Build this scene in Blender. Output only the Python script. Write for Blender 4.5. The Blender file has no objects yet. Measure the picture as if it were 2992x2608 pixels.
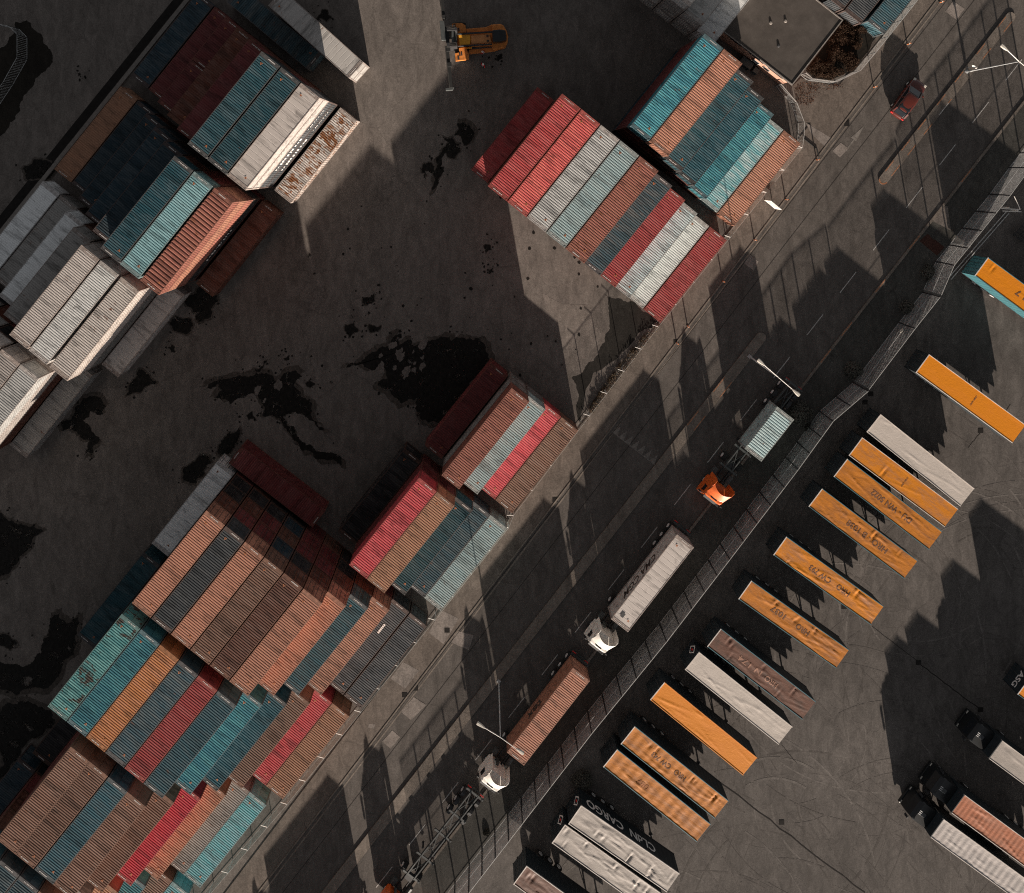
import bpy, bmesh, math, random
from mathutils import Vector, Matrix
R = random.Random(7)
C = bpy.context.scene.collection
SC = bpy.context.scene
PI = math.pi
CAMH = 101.0; FPX = 2500.0; NX = 1416.0; NY = 482.0   # survey camera straight above the yard

def P(x, y, h=0.0):
    k = (CAMH - h) / FPX
    return Vector(((x - NX) * k, -(y - NY) * k, h))
ZT = {'A': (0, 0, 2.056), 'B': (1000, 0, 2.056), 'C': (1992, 0, 2.056), 'D': (0, 870, 2.056), 'E': (1000, 870, 2.056), 'G': (1992, 870, 2.056),
      'H': (0, 1738, 2.056), 'I': (1000, 1738, 2.056), 'J': (1992, 1738, 2.056), 'za': (0, 0, 3.316), 'zr': (1260, 0, 6.4), 'z2': (1840, 0, 3.671),
      'z3': (2400, 0, 3.473), 'z4': (2260, 140, 3.417), 'z5': (2560, 480, 3.733), 't1': (2340, 1180, 3.446), 't2': (1960, 1560, 3.318),
      't3': (1740, 1980, 3.584), 't6': (1500, 2300, 3.738), 'tc': (2560, 980, 2.44), 'tr': (2620, 1900, 2.532), 'zg': (1560, 880, 2.6975),
      'zp': (520, 1020, 2.45), 'zq': (1100, 960, 3.66), 'zs': (1180, 320, 3.942), 'n': (0, 0, 1.0)}
def Q(t, x, y, h=0.0):
    o = ZT[t]
    return P(o[0] + x / o[2], o[1] + y / o[2], h)

# ---------------------------------------------------------------- meshes
class MB:
    def __init__(s): s.v = []; s.f = []; s.m = []
    def add(s, vs, fs, mi=0):
        b = len(s.v); s.v += [tuple(p) for p in vs]
        s.f += [tuple(b + i for i in f) for f in fs]; s.m += [mi] * len(fs); return s
    def box(s, c, d, rz=0.0, mi=0, tilt=0.0):
        x, y, z = d[0] / 2, d[1] / 2, d[2] / 2
        M = Matrix.Translation(c) @ Matrix.Rotation(rz, 4, 'Z') @ Matrix.Rotation(tilt, 4, 'Y')
        vs = [M @ Vector(p) for p in ((-x, -y, -z), (x, -y, -z), (x, y, -z), (-x, y, -z), (-x, -y, z), (x, -y, z), (x, y, z), (-x, y, z))]
        return s.add(vs, [(3, 2, 1, 0), (4, 5, 6, 7), (0, 1, 5, 4), (1, 2, 6, 5), (2, 3, 7, 6), (3, 0, 4, 7)], mi)
    def bar(s, a, b, w, h=None, mi=0):
        a = Vector(a); b = Vector(b); h = h or w; d = b - a; L = d.length
        if L < 1e-6: return s
        d /= L; up = Vector((0, 0, 1)) if abs(d.z) < .98 else Vector((1, 0, 0))
        sd = d.cross(up).normalized(); up = sd.cross(d)
        vs = []
        for q in (a, b):
            for i, j in ((-1, -1), (1, -1), (1, 1), (-1, 1)): vs.append(q + sd * i * w / 2 + up * j * h / 2)
        return s.add(vs, [(3, 2, 1, 0), (4, 5, 6, 7), (0, 1, 5, 4), (1, 2, 6, 5), (2, 3, 7, 6), (3, 0, 4, 7)], mi)
    def tube(s, a, b, r, r2=None, n=10, mi=0):
        a = Vector(a); b = Vector(b); r2 = r if r2 is None else r2
        d = (b - a).normalized(); up = Vector((0, 0, 1)) if abs(d.z) < .98 else Vector((1, 0, 0))
        sd = d.cross(up).normalized(); up = sd.cross(d); vs = []
        for q, rr in ((a, r), (b, r2)):
            for i in range(n):
                t = 2 * PI * i / n; vs.append(q + sd * math.cos(t) * rr + up * math.sin(t) * rr)
        fs = [(i, (i + 1) % n, n + (i + 1) % n, n + i) for i in range(n)] + [tuple(range(n - 1, -1, -1)), tuple(range(n, 2 * n))]
        return s.add(vs, fs, mi)
    def loft(s, secs, mi=0, cap=True, closed=True):
        n = len(secs[0]); vs = [p for q in secs for p in q]; fs = []
        for k in range(len(secs) - 1):
            for i in range(n if closed else n - 1):
                j = (i + 1) % n
                fs.append((k * n + i, k * n + j, (k + 1) * n + j, (k + 1) * n + i))
        if cap: fs += [tuple(range(n - 1, -1, -1)), tuple(range((len(secs) - 1) * n, len(secs) * n))]
        return s.add(vs, fs, mi)
    def prism(s, poly, z0, z1, mi=0):
        n = len(poly); vs = [(p[0], p[1], z0) for p in poly] + [(p[0], p[1], z1) for p in poly]
        a = sum(poly[i][0] * poly[(i + 1) % n][1] - poly[(i + 1) % n][0] * poly[i][1] for i in range(n))
        fs = [(i, (i + 1) % n, n + (i + 1) % n, n + i) for i in range(n)] + [tuple(range(n - 1, -1, -1)), tuple(range(n, 2 * n))]
        if a < 0: fs = [f[::-1] for f in fs]
        return s.add(vs, fs, mi)
    def sheet(s, poly, z, mi=0):
        n = len(poly); a = sum(poly[i][0] * poly[(i + 1) % n][1] - poly[(i + 1) % n][0] * poly[i][1] for i in range(n))
        f = tuple(range(n)); return s.add([(p[0], p[1], z) for p in poly], [f if a > 0 else f[::-1]], mi)
    def mesh(s, name, mats=(None,), smooth=False, tri=False):
        me = bpy.data.meshes.new(name); me.from_pydata(s.v, [], s.f)
        for m in mats: me.materials.append(m)
        if any(s.m): me.polygons.foreach_set('material_index', s.m)
        if tri:
            bm = bmesh.new(); bm.from_mesh(me); bmesh.ops.triangulate(bm, faces=bm.faces[:]); bm.to_mesh(me); bm.free()
        if smooth: me.polygons.foreach_set('use_smooth', [True] * len(me.polygons))
        me.update(); return me
    def build(s, name, mats, parent=None, smooth=False, tri=False, bevel=0):
        if not isinstance(mats, (list, tuple)): mats = [mats]
        o = put(name, s.mesh(name, mats, smooth, tri), parent)
        if bevel:
            b = o.modifiers.new('bevel', 'BEVEL'); b.width = bevel; b.segments = 2; b.limit_method = 'ANGLE'
        return o
def put(name, me, parent=None, loc=None, rz=None, mat=None):
    o = bpy.data.objects.new(name, me); C.objects.link(o)
    if parent: o.parent = parent
    if loc is not None: o.location = loc
    if rz is not None: o.rotation_euler = (0, 0, rz)
    if mat is not None:
        o.material_slots[0].link = 'OBJECT'; o.material_slots[0].material = mat
    return o
def tag(o, label=None, cat=None, group=None, kind=None):
    if label: o['label'] = label
    if cat: o['category'] = cat
    if group: o['group'] = group
    if kind: o['kind'] = kind
    return o
def thing(name, label, cat, loc=(0, 0, 0), rz=0.0, group=None):
    o = put(name, None, None, loc, rz); o.empty_display_size = .3
    return tag(o, label, cat, group)
def struct(name, mb, mat, tri=False): return tag(mb.build(name, mat, tri=tri), kind='structure')
def copy_tree(o, parent=None):
    c = o.copy(); C.objects.link(c)
    if parent: c.parent = parent
    for ch in o.children: copy_tree(ch, c)
    return c

# ---------------------------------------------------------------- materials
class NT:
    def __init__(s, name):
        s.mat = bpy.data.materials.new(name); s.mat.use_nodes = True; s.t = s.mat.node_tree; s.n = s.t.nodes
        s.b = s.n['Principled BSDF']
        s.co = s.n.new('ShaderNodeTexCoord').outputs['Object']
    def l(s, a, b): s.t.links.new(a, b)
    def new(s, ty, **kw):
        q = s.n.new(ty)
        for k, v in kw.items(): setattr(q, k, v)
        return q
    def vec(s, scale=(1, 1, 1), rot=(0, 0, 0), rnd=True):
        m = s.new('ShaderNodeMapping'); m.inputs['Scale'].default_value = scale; m.inputs['Rotation'].default_value = rot
        if rnd:
            oi = s.new('ShaderNodeObjectInfo'); mu = s.new('ShaderNodeVectorMath', operation='SCALE')
            cx = s.new('ShaderNodeCombineXYZ')
            for i in range(3): s.l(oi.outputs['Random'], cx.inputs[i])
            s.l(cx.outputs[0], mu.inputs[0]); mu.inputs['Scale'].default_value = 173.0
            s.l(mu.outputs[0], m.inputs['Location'])
        s.l(s.co, m.inputs['Vector']); return m.outputs[0]
    def noise(s, vec, scale, detail=5, rough=.6, dist=0.0):
        q = s.new('ShaderNodeTexNoise'); q.inputs['Scale'].default_value = scale; q.inputs['Detail'].default_value = detail
        q.inputs['Roughness'].default_value = rough; q.inputs['Distortion'].default_value = dist
        s.l(vec, q.inputs['Vector']); return q.outputs['Fac']
    def ramp(s, fac, a, b, lo=0.0, hi=1.0):
        q = s.new('ShaderNodeMapRange'); q.inputs['From Min'].default_value = a; q.inputs['From Max'].default_value = b
        q.inputs['To Min'].default_value = lo; q.inputs['To Max'].default_value = hi; s.l(fac, q.inputs['Value']); return q.outputs[0]
    def mix(s, fac, a, b, mode='MIX'):
        q = s.new('ShaderNodeMix', data_type='RGBA', blend_type=mode)
        for i, v in ((0, fac), (6, a), (7, b)):
            if isinstance(v, (int, float)): q.inputs[i].default_value = v
            elif isinstance(v, tuple): q.inputs[i].default_value = (*v, 1) if len(v) == 3 else v
            else: s.l(v, q.inputs[i])
        return q.outputs[2]
    def math(s, op, a, b=None):
        q = s.new('ShaderNodeMath', operation=op)
        for i, v in ((0, a), (1, b)):
            if v is None: continue
            if isinstance(v, (int, float)): q.inputs[i].default_value = v
            else: s.l(v, q.inputs[i])
        return q.outputs[0]
    def mul(s, col, fac, lo, hi):
        q = s.new('ShaderNodeCombineXYZ'); v = s.ramp(fac, .3, .7, lo, hi)
        for i in range(3): s.l(v, q.inputs[i])
        m = s.new('ShaderNodeVectorMath', operation='MULTIPLY')
        s.l(col, m.inputs[0]); s.l(q.outputs[0], m.inputs[1]); return m.outputs[0]
    def out(s, col, rough=.6, spec=.3, metal=0.0, bump=None, bs=.3, bd=.02):
        for k, v in (('Base Color', col), ('Roughness', rough)):
            if isinstance(v, tuple): s.b.inputs[k].default_value = (*v, 1)
            elif isinstance(v, (int, float)): s.b.inputs[k].default_value = v
            else: s.l(v, s.b.inputs[k])
        s.b.inputs['Specular IOR Level'].default_value = spec; s.b.inputs['Metallic'].default_value = metal
        if bump is not None:
            q = s.new('ShaderNodeBump'); q.inputs['Strength'].default_value = bs; q.inputs['Distance'].default_value = bd
            s.l(bump, q.inputs['Height']); s.l(q.outputs[0], s.b.inputs['Normal'])
        return s.mat
def shade(c, k): return tuple(min(1, x * k) for x in c)
def lerp(a, b, t): return tuple(x + (y - x) * t for x, y in zip(a, b))
def plain(name, col, rough=.55, spec=.35, metal=0.0, var=.18, scale=1.5):
    t = NT(name); n = t.noise(t.vec(), scale, 6)
    return t.out(t.mix(t.ramp(n, .35, .7), shade(col, 1 - var), shade(col, 1 + var)), rough, spec, metal)
RUST = (.13, .045, .018)
PCOL = {}
def paint(name, col, rust=.25, fade=.35, fadecol=None, rustcol=RUST, dirt=.72, patch=None):
    """weathered container paint: faded bands across the ribs, rust blooms, grime"""
    PCOL[name] = col; t = NT(name)
    fadecol = fadecol or lerp(shade(col, 1.25), (.4, .37, .34), .25)
    n1 = t.noise(t.vec((1.5, .3, .6), (0, 0, .12)), .9, 6, .66, 1.2)
    n2 = t.noise(t.vec((1.0, .17, 1), (0, 0, .04)), 1.5, 7, .68, .5)
    c = t.mix(t.math('MULTIPLY', t.ramp(n1, .42, .62), fade), col, fadecol)
    c = t.mix(t.math('MULTIPLY', t.ramp(n2, .50, .64), dirt), c, shade(col, .35))
    n3 = t.noise(t.vec((1.1, .55, 1), (0, 0, .3)), 1.6, 9, .75, .4)
    th = .66 - .16 * rust
    c = t.mix(t.math('MULTIPLY', t.ramp(n3, th, th + .07), .9), c, rustcol)
    if patch:
        n4 = t.noise(t.vec((.5, .28, 1)), 1.5, 8, .68, .8)
        c = t.mix(t.ramp(n4, patch[1], patch[1] + .03), c, patch[0])
    n5 = t.noise(t.vec((1, 1, 1)), 26, 3)
    c = t.mul(c, n5, .80, 1.20)
    oi = t.new('ShaderNodeObjectInfo'); n6 = t.math('FRACT', t.math('MULTIPLY', oi.outputs['Random'], 37.0)); c = t.mul(c, n6, .84, 1.14)
    n7 = t.noise(t.vec((.8, .8, .8)), .9, 9, .8, .3); c = t.mix(t.ramp(n7, .58, .70, 0, .75), c, lerp(shade(col, .2), (.03, .02, .014), .4))
    return t.out(c, .68, .22)
PAL = dict(
    teal=paint('paint_deep_teal', (.022, .068, .086), .05), dteal=paint('paint_dark_teal', (.016, .060, .078), .1),
    lteal=paint('paint_pale_teal', (.165, .30, .32), .12), bteal=paint('paint_bright_teal', (.042, .168, .210), .35, .5, (.12, .36, .37)),
    pteal=paint('paint_peeling_teal', (.065, .235, .245), .45, .8, (.2, .42, .4), patch=((.075, .062, .052), .53)),
    navy=paint('paint_navy', (.016, .034, .047), .02), bluegrey=paint('paint_bluegrey', (.045, .085, .105), .35, .5, (.15, .15, .14)),
    blue=paint('paint_worn_blue', (.038, .10, .125), .3, .4, (.12, .13, .13)),
    grey=paint('paint_dark_grey', (.05, .056, .062), .1), mgrey=paint('paint_mid_grey', (.20, .195, .185), .25),
    lgrey=paint('paint_light_grey', (.32, .305, .29), .3), silver=paint('paint_silver', (.62, .63, .63), .03, .2),
    white=paint('paint_offwhite', (.40, .36, .335), .12), bwhite=paint('paint_bright_white', (.47, .465, .45), .12),
    pwhite=paint('paint_pale_blue_white', (.33, .41, .41), .3, .4, (.2, .33, .36)), cwhite=paint('paint_clean_white', (.47, .43, .40), .04, .1),
    rustywhite=paint('paint_rusted_white', (.42, .38, .35), .5, .4), heavyrust=paint('paint_heavily_rusted_white', (.46, .42, .39), 1.0, .4, rustcol=(.20, .085, .035), patch=((.17, .07, .03), .55)), tealwhite=paint('paint_teal_white', (.38, .46, .46), .25, .8, (.05, .28, .31)),
    aqua=paint('paint_aqua', (.17, .34, .37), .4, .8, (.07, .30, .33)),
    red=paint('paint_red', (.33, .052, .052), .3), coral=paint('paint_coral', (.46, .09, .085), .4, .3, (.62, .2, .15)),
    crimson=paint('paint_crimson', (.36, .03, .045), .18, .2), pinkred=paint('paint_pink_red', (.43, .06, .07), .2, .3),
    redbrown=paint('paint_red_brown', (.27, .105, .08), .5, .4, (.22, .10, .065)),
    maroon=paint('paint_maroon', (.135, .03, .03), .05, .2), orange=paint('paint_rust_orange', (.34, .163, .112), .15, .35, (.48, .22, .14)),
    borange=paint('paint_amber', (.40, .165, .065), .2, .5, (.43, .22, .15)), brown=paint('paint_brown', (.195, .106, .075), .15),
    dbrown=paint('paint_dark_brown', (.135, .06, .042), .2), tan=paint('paint_tan', (.33, .175, .11), .25, .4, (.42, .2, .12)),
    rbrown=paint('paint_deep_brown', (.105, .035, .022), .05), black=paint('paint_black', (.016, .016, .018), .1))
def frame_paint(c): return lerp(c, (.12, .065, .045), .45)
M = dict(
    steel=plain('galvanised_steel', (.42, .43, .43), .5, .5), white=plain('white_paint', (.78, .74, .69), .5), dark=plain('dark_steel', (.025, .025, .027), .6),
    black=plain('black_rubber', (.014, .014, .014), .8), glass=plain('dark_glass', (.012, .014, .017), .08, .6), alu=plain('aluminium', (.5, .5, .5), .4, .5),
    mark=plain('white_marking', (.40, .38, .36), .8, var=.4, scale=6), orange_mark=plain('orange_marking', (.48, .165, .06), .6), kmark=plain('worn_orange_marking', (.36, .15, .07), .7, var=.5, scale=5), letter=plain('dark_lettering', (.05, .035, .03), .8),
    ghost=plain('faint_lettering', (.30, .105, .03), .8), rooflet=plain('worn_roof_lettering', (.15, .065, .03), .8), code=plain('worn_white_code', (.48, .45, .43), .8), wletter=plain('white_lettering', (.75, .7, .66), .7), redp=plain('red_cloth', (.6, .03, .03), .7),
    navy=plain('dark_trousers', (.02, .022, .03), .8), skin=plain('skin', (.45, .25, .18), .6), orange=plain('orange_machine_paint', (.58, .20, .045), .5, .3, var=.3, scale=3),
    yellow=plain('yellow_machine_paint', (.72, .33, .03), .5), grey=plain('grey_machine_paint', (.06, .065, .065), .6), conc=plain('concrete', (.2, .18, .165), .9, .1, scale=4),
    wall=plain('pink_render', (.46, .27, .2), .9, .1, scale=4), roofing=plain('bitumen_roof', (.07, .061, .055), .95, .1, scale=.8), amber=plain('amber_lens', (.7, .25, .03), .3),
    cabor=plain('orange_cab', (.62, .115, .02), .35, .5), cabwh=plain('white_cab', (.8, .76, .7), .35, .5), cabbk=plain('black_cab', (.012, .013, .014), .35, .5),
    rail=plain('teal_rail', (.05, .14, .17), .5), lrail=plain('pale_rail', (.55, .5, .46), .5), blue=plain('side_curtain_teal', (.035, .12, .14), .6),
    curtain=plain('dark_curtain', (.016, .022, .026), .6), barg=plain('dull_bar_steel', (.06, .055, .05), .5, .4), lampglass=plain('lamp_lens', (.5, .47, .42), .3))
def asphalt(name, col, tracks=0.0, rot=0.0, mott=.35, stain=.5, fine=1.0, rings=None):
    t = NT(name)
    a = t.noise(t.vec((1, 1, 1), rnd=False), .055, 6, .62, .5)
    b = t.noise(t.vec((1, .16, 1), (0, 0, rot), rnd=False), .42, 6, .66, .3)
    c = t.noise(t.vec(rnd=False), 2.2, 6, .7)
    f = t.noise(t.vec(rnd=False), 16, 4, .75)
    k = t.mix(t.ramp(a, .3, .7), shade(col, 1 - mott), shade(col, 1 + mott))
    k = t.mix(t.ramp(b, .4, .68, 0, .45 + tracks), k, shade(col, .6 if tracks else 1.25))
    k = t.mix(t.ramp(c, .35, .72, 0, .5), k, shade(col, .66))
    k = t.mul(k, f, 1 - .38 * fine, 1 + .38 * fine)
    g = t.noise(t.vec(rnd=False), 5.5, 3, .8); k = t.mul(k, g, 1 - .26 * fine, 1 + .26 * fine)
    h = t.noise(t.vec((1, .45, 1), (0, 0, rot + .6), rnd=False), .9, 8, .72, .8); k = t.mul(k, h, 1 - .34 * fine, 1 + .30 * fine)
    if rings:
        for cx, cy, sc in rings:
            mp = t.new('ShaderNodeMapping'); mp.inputs['Location'].default_value = (-cx, -cy, 0); t.l(t.co, mp.inputs['Vector'])
            wv = t.new('ShaderNodeTexWave', wave_type='RINGS', rings_direction='Z'); wv.inputs['Scale'].default_value = sc; wv.inputs['Distortion'].default_value = 3.5; wv.inputs['Detail'].default_value = 3; wv.inputs['Detail Scale'].default_value = .25; wv.inputs['Detail Roughness'].default_value = .6
            t.l(mp.outputs[0], wv.inputs['Vector']); msk = t.noise(t.vec((1, 1, 1), rnd=False), .12 + sc * .05, 3)
            k = t.mix(t.math('MULTIPLY', t.ramp(wv.outputs['Fac'], .62, .95), t.ramp(msk, .48, .62, 0, .38)), k, shade(col, .5))
    s = t.noise(t.vec((1, .7, 1), rnd=False), .23, 9, .66, .7)
    k = t.mix(t.math('MULTIPLY', t.ramp(s, .63, .69), stain), k, shade(col, .28))
    v = t.new('ShaderNodeTexVoronoi', feature='DISTANCE_TO_EDGE'); v.inputs['Scale'].default_value = .11
    w = t.new('ShaderNodeVectorMath', operation='ADD'); nn = t.new('ShaderNodeTexNoise'); nn.inputs['Scale'].default_value = .8
    t.l(t.co, nn.inputs['Vector']); t.l(t.co, w.inputs[0]); t.l(nn.outputs['Color'], w.inputs[1]); t.l(w.outputs[0], v.inputs['Vector'])
    k = t.mix(t.ramp(v.outputs['Distance'], .002, .006, .28, 0), k, shade(col, .3))
    return t.out(k, .92, .1, bump=f, bs=.5, bd=.012)
def wetmat(name, col, th, soft):
    t = NT(name); a = t.noise(t.vec((1, 1, 1), rnd=False), .75, 10, .74, .5); b = t.noise(t.vec((1, .6, 1), rnd=False), 3.0, 6, .7)
    c = t.mix(t.ramp(b, .4, .75), col, shade(col, 2.4)); t.out(c, .6, .06)
    t.l(t.ramp(a, th, th + .05 + soft * .2, 1.0, 0.0), t.b.inputs['Alpha']); return t.mat
GR = dict(
    yard=asphalt('yard_asphalt', (.132, .115, .104), 0, .3, .22, .35), road=asphalt('road_asphalt', (.104, .092, .084), .15, -.9, .15, .15),
    lot=asphalt('lot_concrete', (.106, .095, .088), .1, -.55, .3, .35), pave=asphalt('pavement_asphalt', (.125, .104, .09), 0, .9, .15, .1),
    patch=asphalt('pale_paving', (.19, .165, .15), 0, 0, .2, .15), kerb=asphalt('kerb_stone', (.165, .14, .12), 0, 0, .2, .2), dpatch=asphalt('repair_asphalt', (.05, .046, .043), 0, 0, .2, .2),
    gravel=asphalt('dark_gravel', (.026, .0235, .021), 0, 0, .5, .8, 1.2), soil=asphalt('dark_soil', (.02, .017, .014), 0, 0, .5, .6), verge=asphalt('verge_dirt', (.058, .055, .05), 0, .4, .45, .6),
    dust=asphalt('dusty_concrete', (.15, .130, .117), 0, .5, .35, .5), joint=plain('tar_joint', (.02, .018, .017), .9, .05), wet=wetmat('oily_puddle', (.0095, .0086, .0078), .54, .25), damp=wetmat('damp_fringe', (.045, .038, .033), .56, .3),
    brick=asphalt('worn_red_paving', (.06, .028, .022), 0, 0, .3, .3))

# ---------------------------------------------------------------- yard frame and ground
A = math.radians(51.23); U = Vector((math.cos(A), math.sin(A), 0)); V = Vector((math.sin(A), -math.cos(A), 0))
B_ = math.radians(52.05); US = Vector((math.cos(B_), math.sin(B_), 0)); VS = Vector((math.sin(B_), -math.cos(B_), 0))
def Y(u, v, z=0): return U * u + V * v + Vector((0, 0, z))
def S(s, t, z=0): return US * s + VS * t + Vector((0, 0, z))
struct('ground', MB().sheet([(-900, -900), (900, -900), (900, 900), (-900, 900)], 0), GR['yard'])
kerbL = lambda s: 30.78 - .0120 * (s + 14)      # left kerb line runs slightly off the carriageway axis
def strip(t0, t1, s0, s1, z, n=1):
    f0 = t0 if callable(t0) else (lambda s: t0); f1 = t1 if callable(t1) else (lambda s: t1)
    return [S(s0, f0(s0)), S(s1, f0(s1)), S(s1, f1(s1)), S(s0, f1(s0))]
struct('road', MB().sheet(strip(lambda s: kerbL(s) + .1, 45.5, -190, 160, 0), .004), GR['road'])
struct('pavement', MB().prism(strip(lambda s: kerbL(s) - 3.0, kerbL, -190, 160, 0), -.05, .06), GR['pave'])
k = MB(); k.prism(strip(kerbL, lambda s: kerbL(s) + .16, -190, 160, 0), -.05, .1); k.prism(strip(lambda s: kerbL(s) + .5, lambda s: kerbL(s) + .66, -190, 160, 0), -.05, .012)
struct('kerb', k, GR['kerb'])
struct('kerb', MB().prism(strip(45.45, 45.72, -190, 160, 0), -.05, .13), GR['kerb'])
struct('verge', MB().sheet(strip(45.72, 50.0, -190, 160, 0), .012), GR['verge'])
lot = [S(-190, 50.0), S(160, 50.0), S(160, 260), S(-190, 260)]
struct('parking_ground', MB().sheet(lot, .008), GR['lot'])
# median islands with painted kerbs
def island(s0, s1, t0=37.5, t1=38.75):
    m = MB(); r = (t1 - t0) / 2; tc = (t0 + t1) / 2
    pts = []
    for i in range(9):
        a = -PI / 2 + PI * i / 8; pts.append(S(s1 - r + r * math.cos(a), tc + r * math.sin(a)))
    for i in range(9):
        a = PI / 2 + PI * i / 8; pts.append(S(s0 + r + r * math.cos(a), tc + r * math.sin(a)))
    m.prism(pts, -.05, .13); struct('traffic_island', m, GR['kerb'])
island(27.0, 52.5, 37.6, 38.7); island(-190, 4.6, 37.6, 38.8)
def dash(mat, items, z=.013, name='road_marking'):
    m = MB()
    for s0, s1, t, w in items: m.sheet([S(s0, t - w / 2), S(s1, t - w / 2), S(s1, t + w / 2), S(s0, t + w / 2)], z)
    return struct(name, m, mat)
dash(M['mark'], [(s, s + 3.1, 42.33, .10) for s in [33.0 - 6.36 * i for i in range(-9, 26)]])
dash(M['mark'], [(37.6, 39.4, 38.62, .1)], .137, 'kerb_marking')
dash(M['kmark'], [(s, s + 1.6, t, .09) for t in (37.7, 38.6) for s in (28.5, 31.6, 34.7, 38.4, 41.8, 46.0, 50.0) if not (t > 38 and s in (41.8,))] +
     [(s, s + 2.2, t, .09) for t in (37.7, 38.7) for s in (-4.5, -9.5)], .136, 'kerb_marking')
dash(M['kmark'], [(s, s + 2.0, 45.55, .1) for s in (6, 10, 16.5, 23, 33)], .136, 'kerb_marking')
m = MB(); r = .5
for i in range(7):
    a0 = PI / 2 + PI * i / 8; a1 = a0 + PI / 8
    m.sheet([S(27.55 + .55 * math.cos(a0), 38.15 + .55 * math.sin(a0)), S(27.55 + .55 * math.cos(a1), 38.15 + .55 * math.sin(a1)), S(27.55 + .4 * math.cos(a1), 38.15 + .4 * math.sin(a1)), S(27.55 + .4 * math.cos(a0), 38.15 + .4 * math.sin(a0))], .136)
struct('kerb_marking', m, M['kmark'])
# straight-ahead arrow and row of give-way teeth
worn = plain('worn_marking', (.155, .14, .128), .85, .1, var=.3, scale=3)
a0 = Q('C', 985, 905); a1 = Q('C', 1098, 752); d = (a1 - a0).normalized(); n = Vector((d.y, -d.x, 0)); hd = a1 - d * 2.1
m = MB().sheet([a0 - n * .09, hd - n * .09, hd + n * .09, a0 + n * .09], .013); m.sheet([hd - n * .45, a1, hd + n * .3], .014); struct('road_marking', m, worn)
m = MB(); b0 = Q('E', 1622, 800); b1 = Q('E', 1880, 1000); d = (b1 - b0).normalized(); n = Vector((-d.y, d.x, 0))
for i in range(7):
    c = b0 + (b1 - b0) * ((i + .5) / 7); m.sheet([c - d * .38, c + d * .38, c + n * 1.1], .013)
m.sheet([b0, b1, b1 - n * .12, b0 - n * .12], .0125); struct('road_marking', m, worn)
# paving patches, drains, repair strips
def RG(pts, depth=4, amp=.16):
    for k in range(depth):
        o = []
        for i, a in enumerate(pts):
            b = pts[(i + 1) % len(pts)]; d = b - a; o += [a, (a + b) / 2 + Vector((-d.y, d.x, 0)) * R.uniform(-amp, amp)]
        pts = o
    return pts
def patch(name, pts, z, mat): return struct(name, MB().sheet(pts, z), mat, tri=len(pts) > 20)
patch('paving_patch', [Q('C', *p, .06) for p in [(745, 735), (905, 832), (862, 882), (775, 800)]], .066, GR['patch'])
for z, t, l in ((.016, 'C', [(955, 855), (1002, 890), (950, 945), (905, 905)]), (.016, 'z3', [(1335, 10), (1455, 85), (1370, 200), (1255, 115)]), (.016, 'C', [(405, 1525), (462, 1570), (432, 1625), (375, 1580)]),
                (.066, 'I', [(592, 85), (700, 140), (608, 292), (520, 225)]), (.066, 'I', [(365, 400), (462, 452), (378, 560), (290, 500)]), (.016, 'I', [(430, 612), (505, 660), (412, 752), (352, 700)]),
                (.016, 'I', [(300, 812), (348, 852), (290, 922), (240, 880)]), (.016, 'I', [(690, 215), (790, 240), (760, 330), (655, 285)]), (.066, 'I', [(160, 770), (200, 775), (190, 800), (155, 795)])):
    patch('paving_patch', [Q(t, *p) for p in l], z, GR['patch'])
for t, x, y, z in (('C', 990, 742, .067), ('E', 1278, 1210, .067), ('I', 375, 598, .067), ('C', 1240, 60, .067), ('E', 2005, 262, .067), ('J', 1422, 405, .02), ('J', 1795, 688, .02), ('J', 600, 1365, .02), ('G', 1795, 797, .02), ('G', 1100, 625, .02), ('G', 1135, 575, .02), ('J', 975, 70, .02), ('I', 630, 210, .069), ('I', 440, 560, .02)):
    c = Q(t, x, y); tag(MB().box((0, 0, 0), (.62, .55, .02)).build('drain_cover', GR['joint']), kind='structure').location = (c.x, c.y, z)
patch('paving_patch', [Q('z5', *p) for p in [(690, 680), (725, 700), (630, 825), (585, 780)]], .016, GR['dpatch'])
patch('paving_patch', [Q('z5', *p) for p in [(560, 755), (745, 900), (665, 995), (470, 835)]], .0145, GR['brick'])
patch('paving_patch', [Q('z5', *p) for p in [(680, 430), (780, 460), (815, 720), (620, 620)]], .015, GR['dust'])
for p, q, w in (((Q('J', 1420, 405)), Q('J', 1795, 688), .1), (Q('J', 210, 1110), Q('J', 1100, 1788), .14), (Q('J', 1140, 185), Q('J', 1420, 400), .05), (Q('J', 600, 900), Q('J', 690, 1010), .05), (S(-150, 34.2), S(60, 33.6), .04), (S(-150, 31.9), S(60, 31.0), .04), (Q('G', 1800, 800), Q('G', 1720, 900), .05), (Q('G', 1975, 640), Q('G', 1905, 730), .06)):
    d = (q - p).normalized(); n = Vector((-d.y, d.x, 0)) * w / 2; m = MB(); k = 14; pr = None
    for i in range(k + 1):
        c = p + (q - p) * (i / k) + n * R.uniform(-1, 1) * 1.5
        if pr: m.sheet([pr - n, c - n, c + n, pr + n], .0185)
        pr = c
    struct('tar_joint', m, GR['joint'])
patch('entrance_apron', [Q('z4', *p) for p in [(190, 380), (270, 300), (580, 370), (870, 430), (700, 760), (300, 740)]], .062, GR['pave'])
patch('gravel_bed', RG([Q('zg', *p) for p in [(560, -60), (800, 0), (1010, 172), (372, 965), (330, 820), (300, 600), (420, 500), (560, 320), (590, 100)]]), .010, GR['gravel'])
patch('dust_patch', RG([Q('zg', *p) for p in [(60, -60), (420, 30), (600, 280), (520, 340), (400, 480), (330, 560), (250, 200), (100, 80)]]), .006, GR['dust'])
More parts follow.
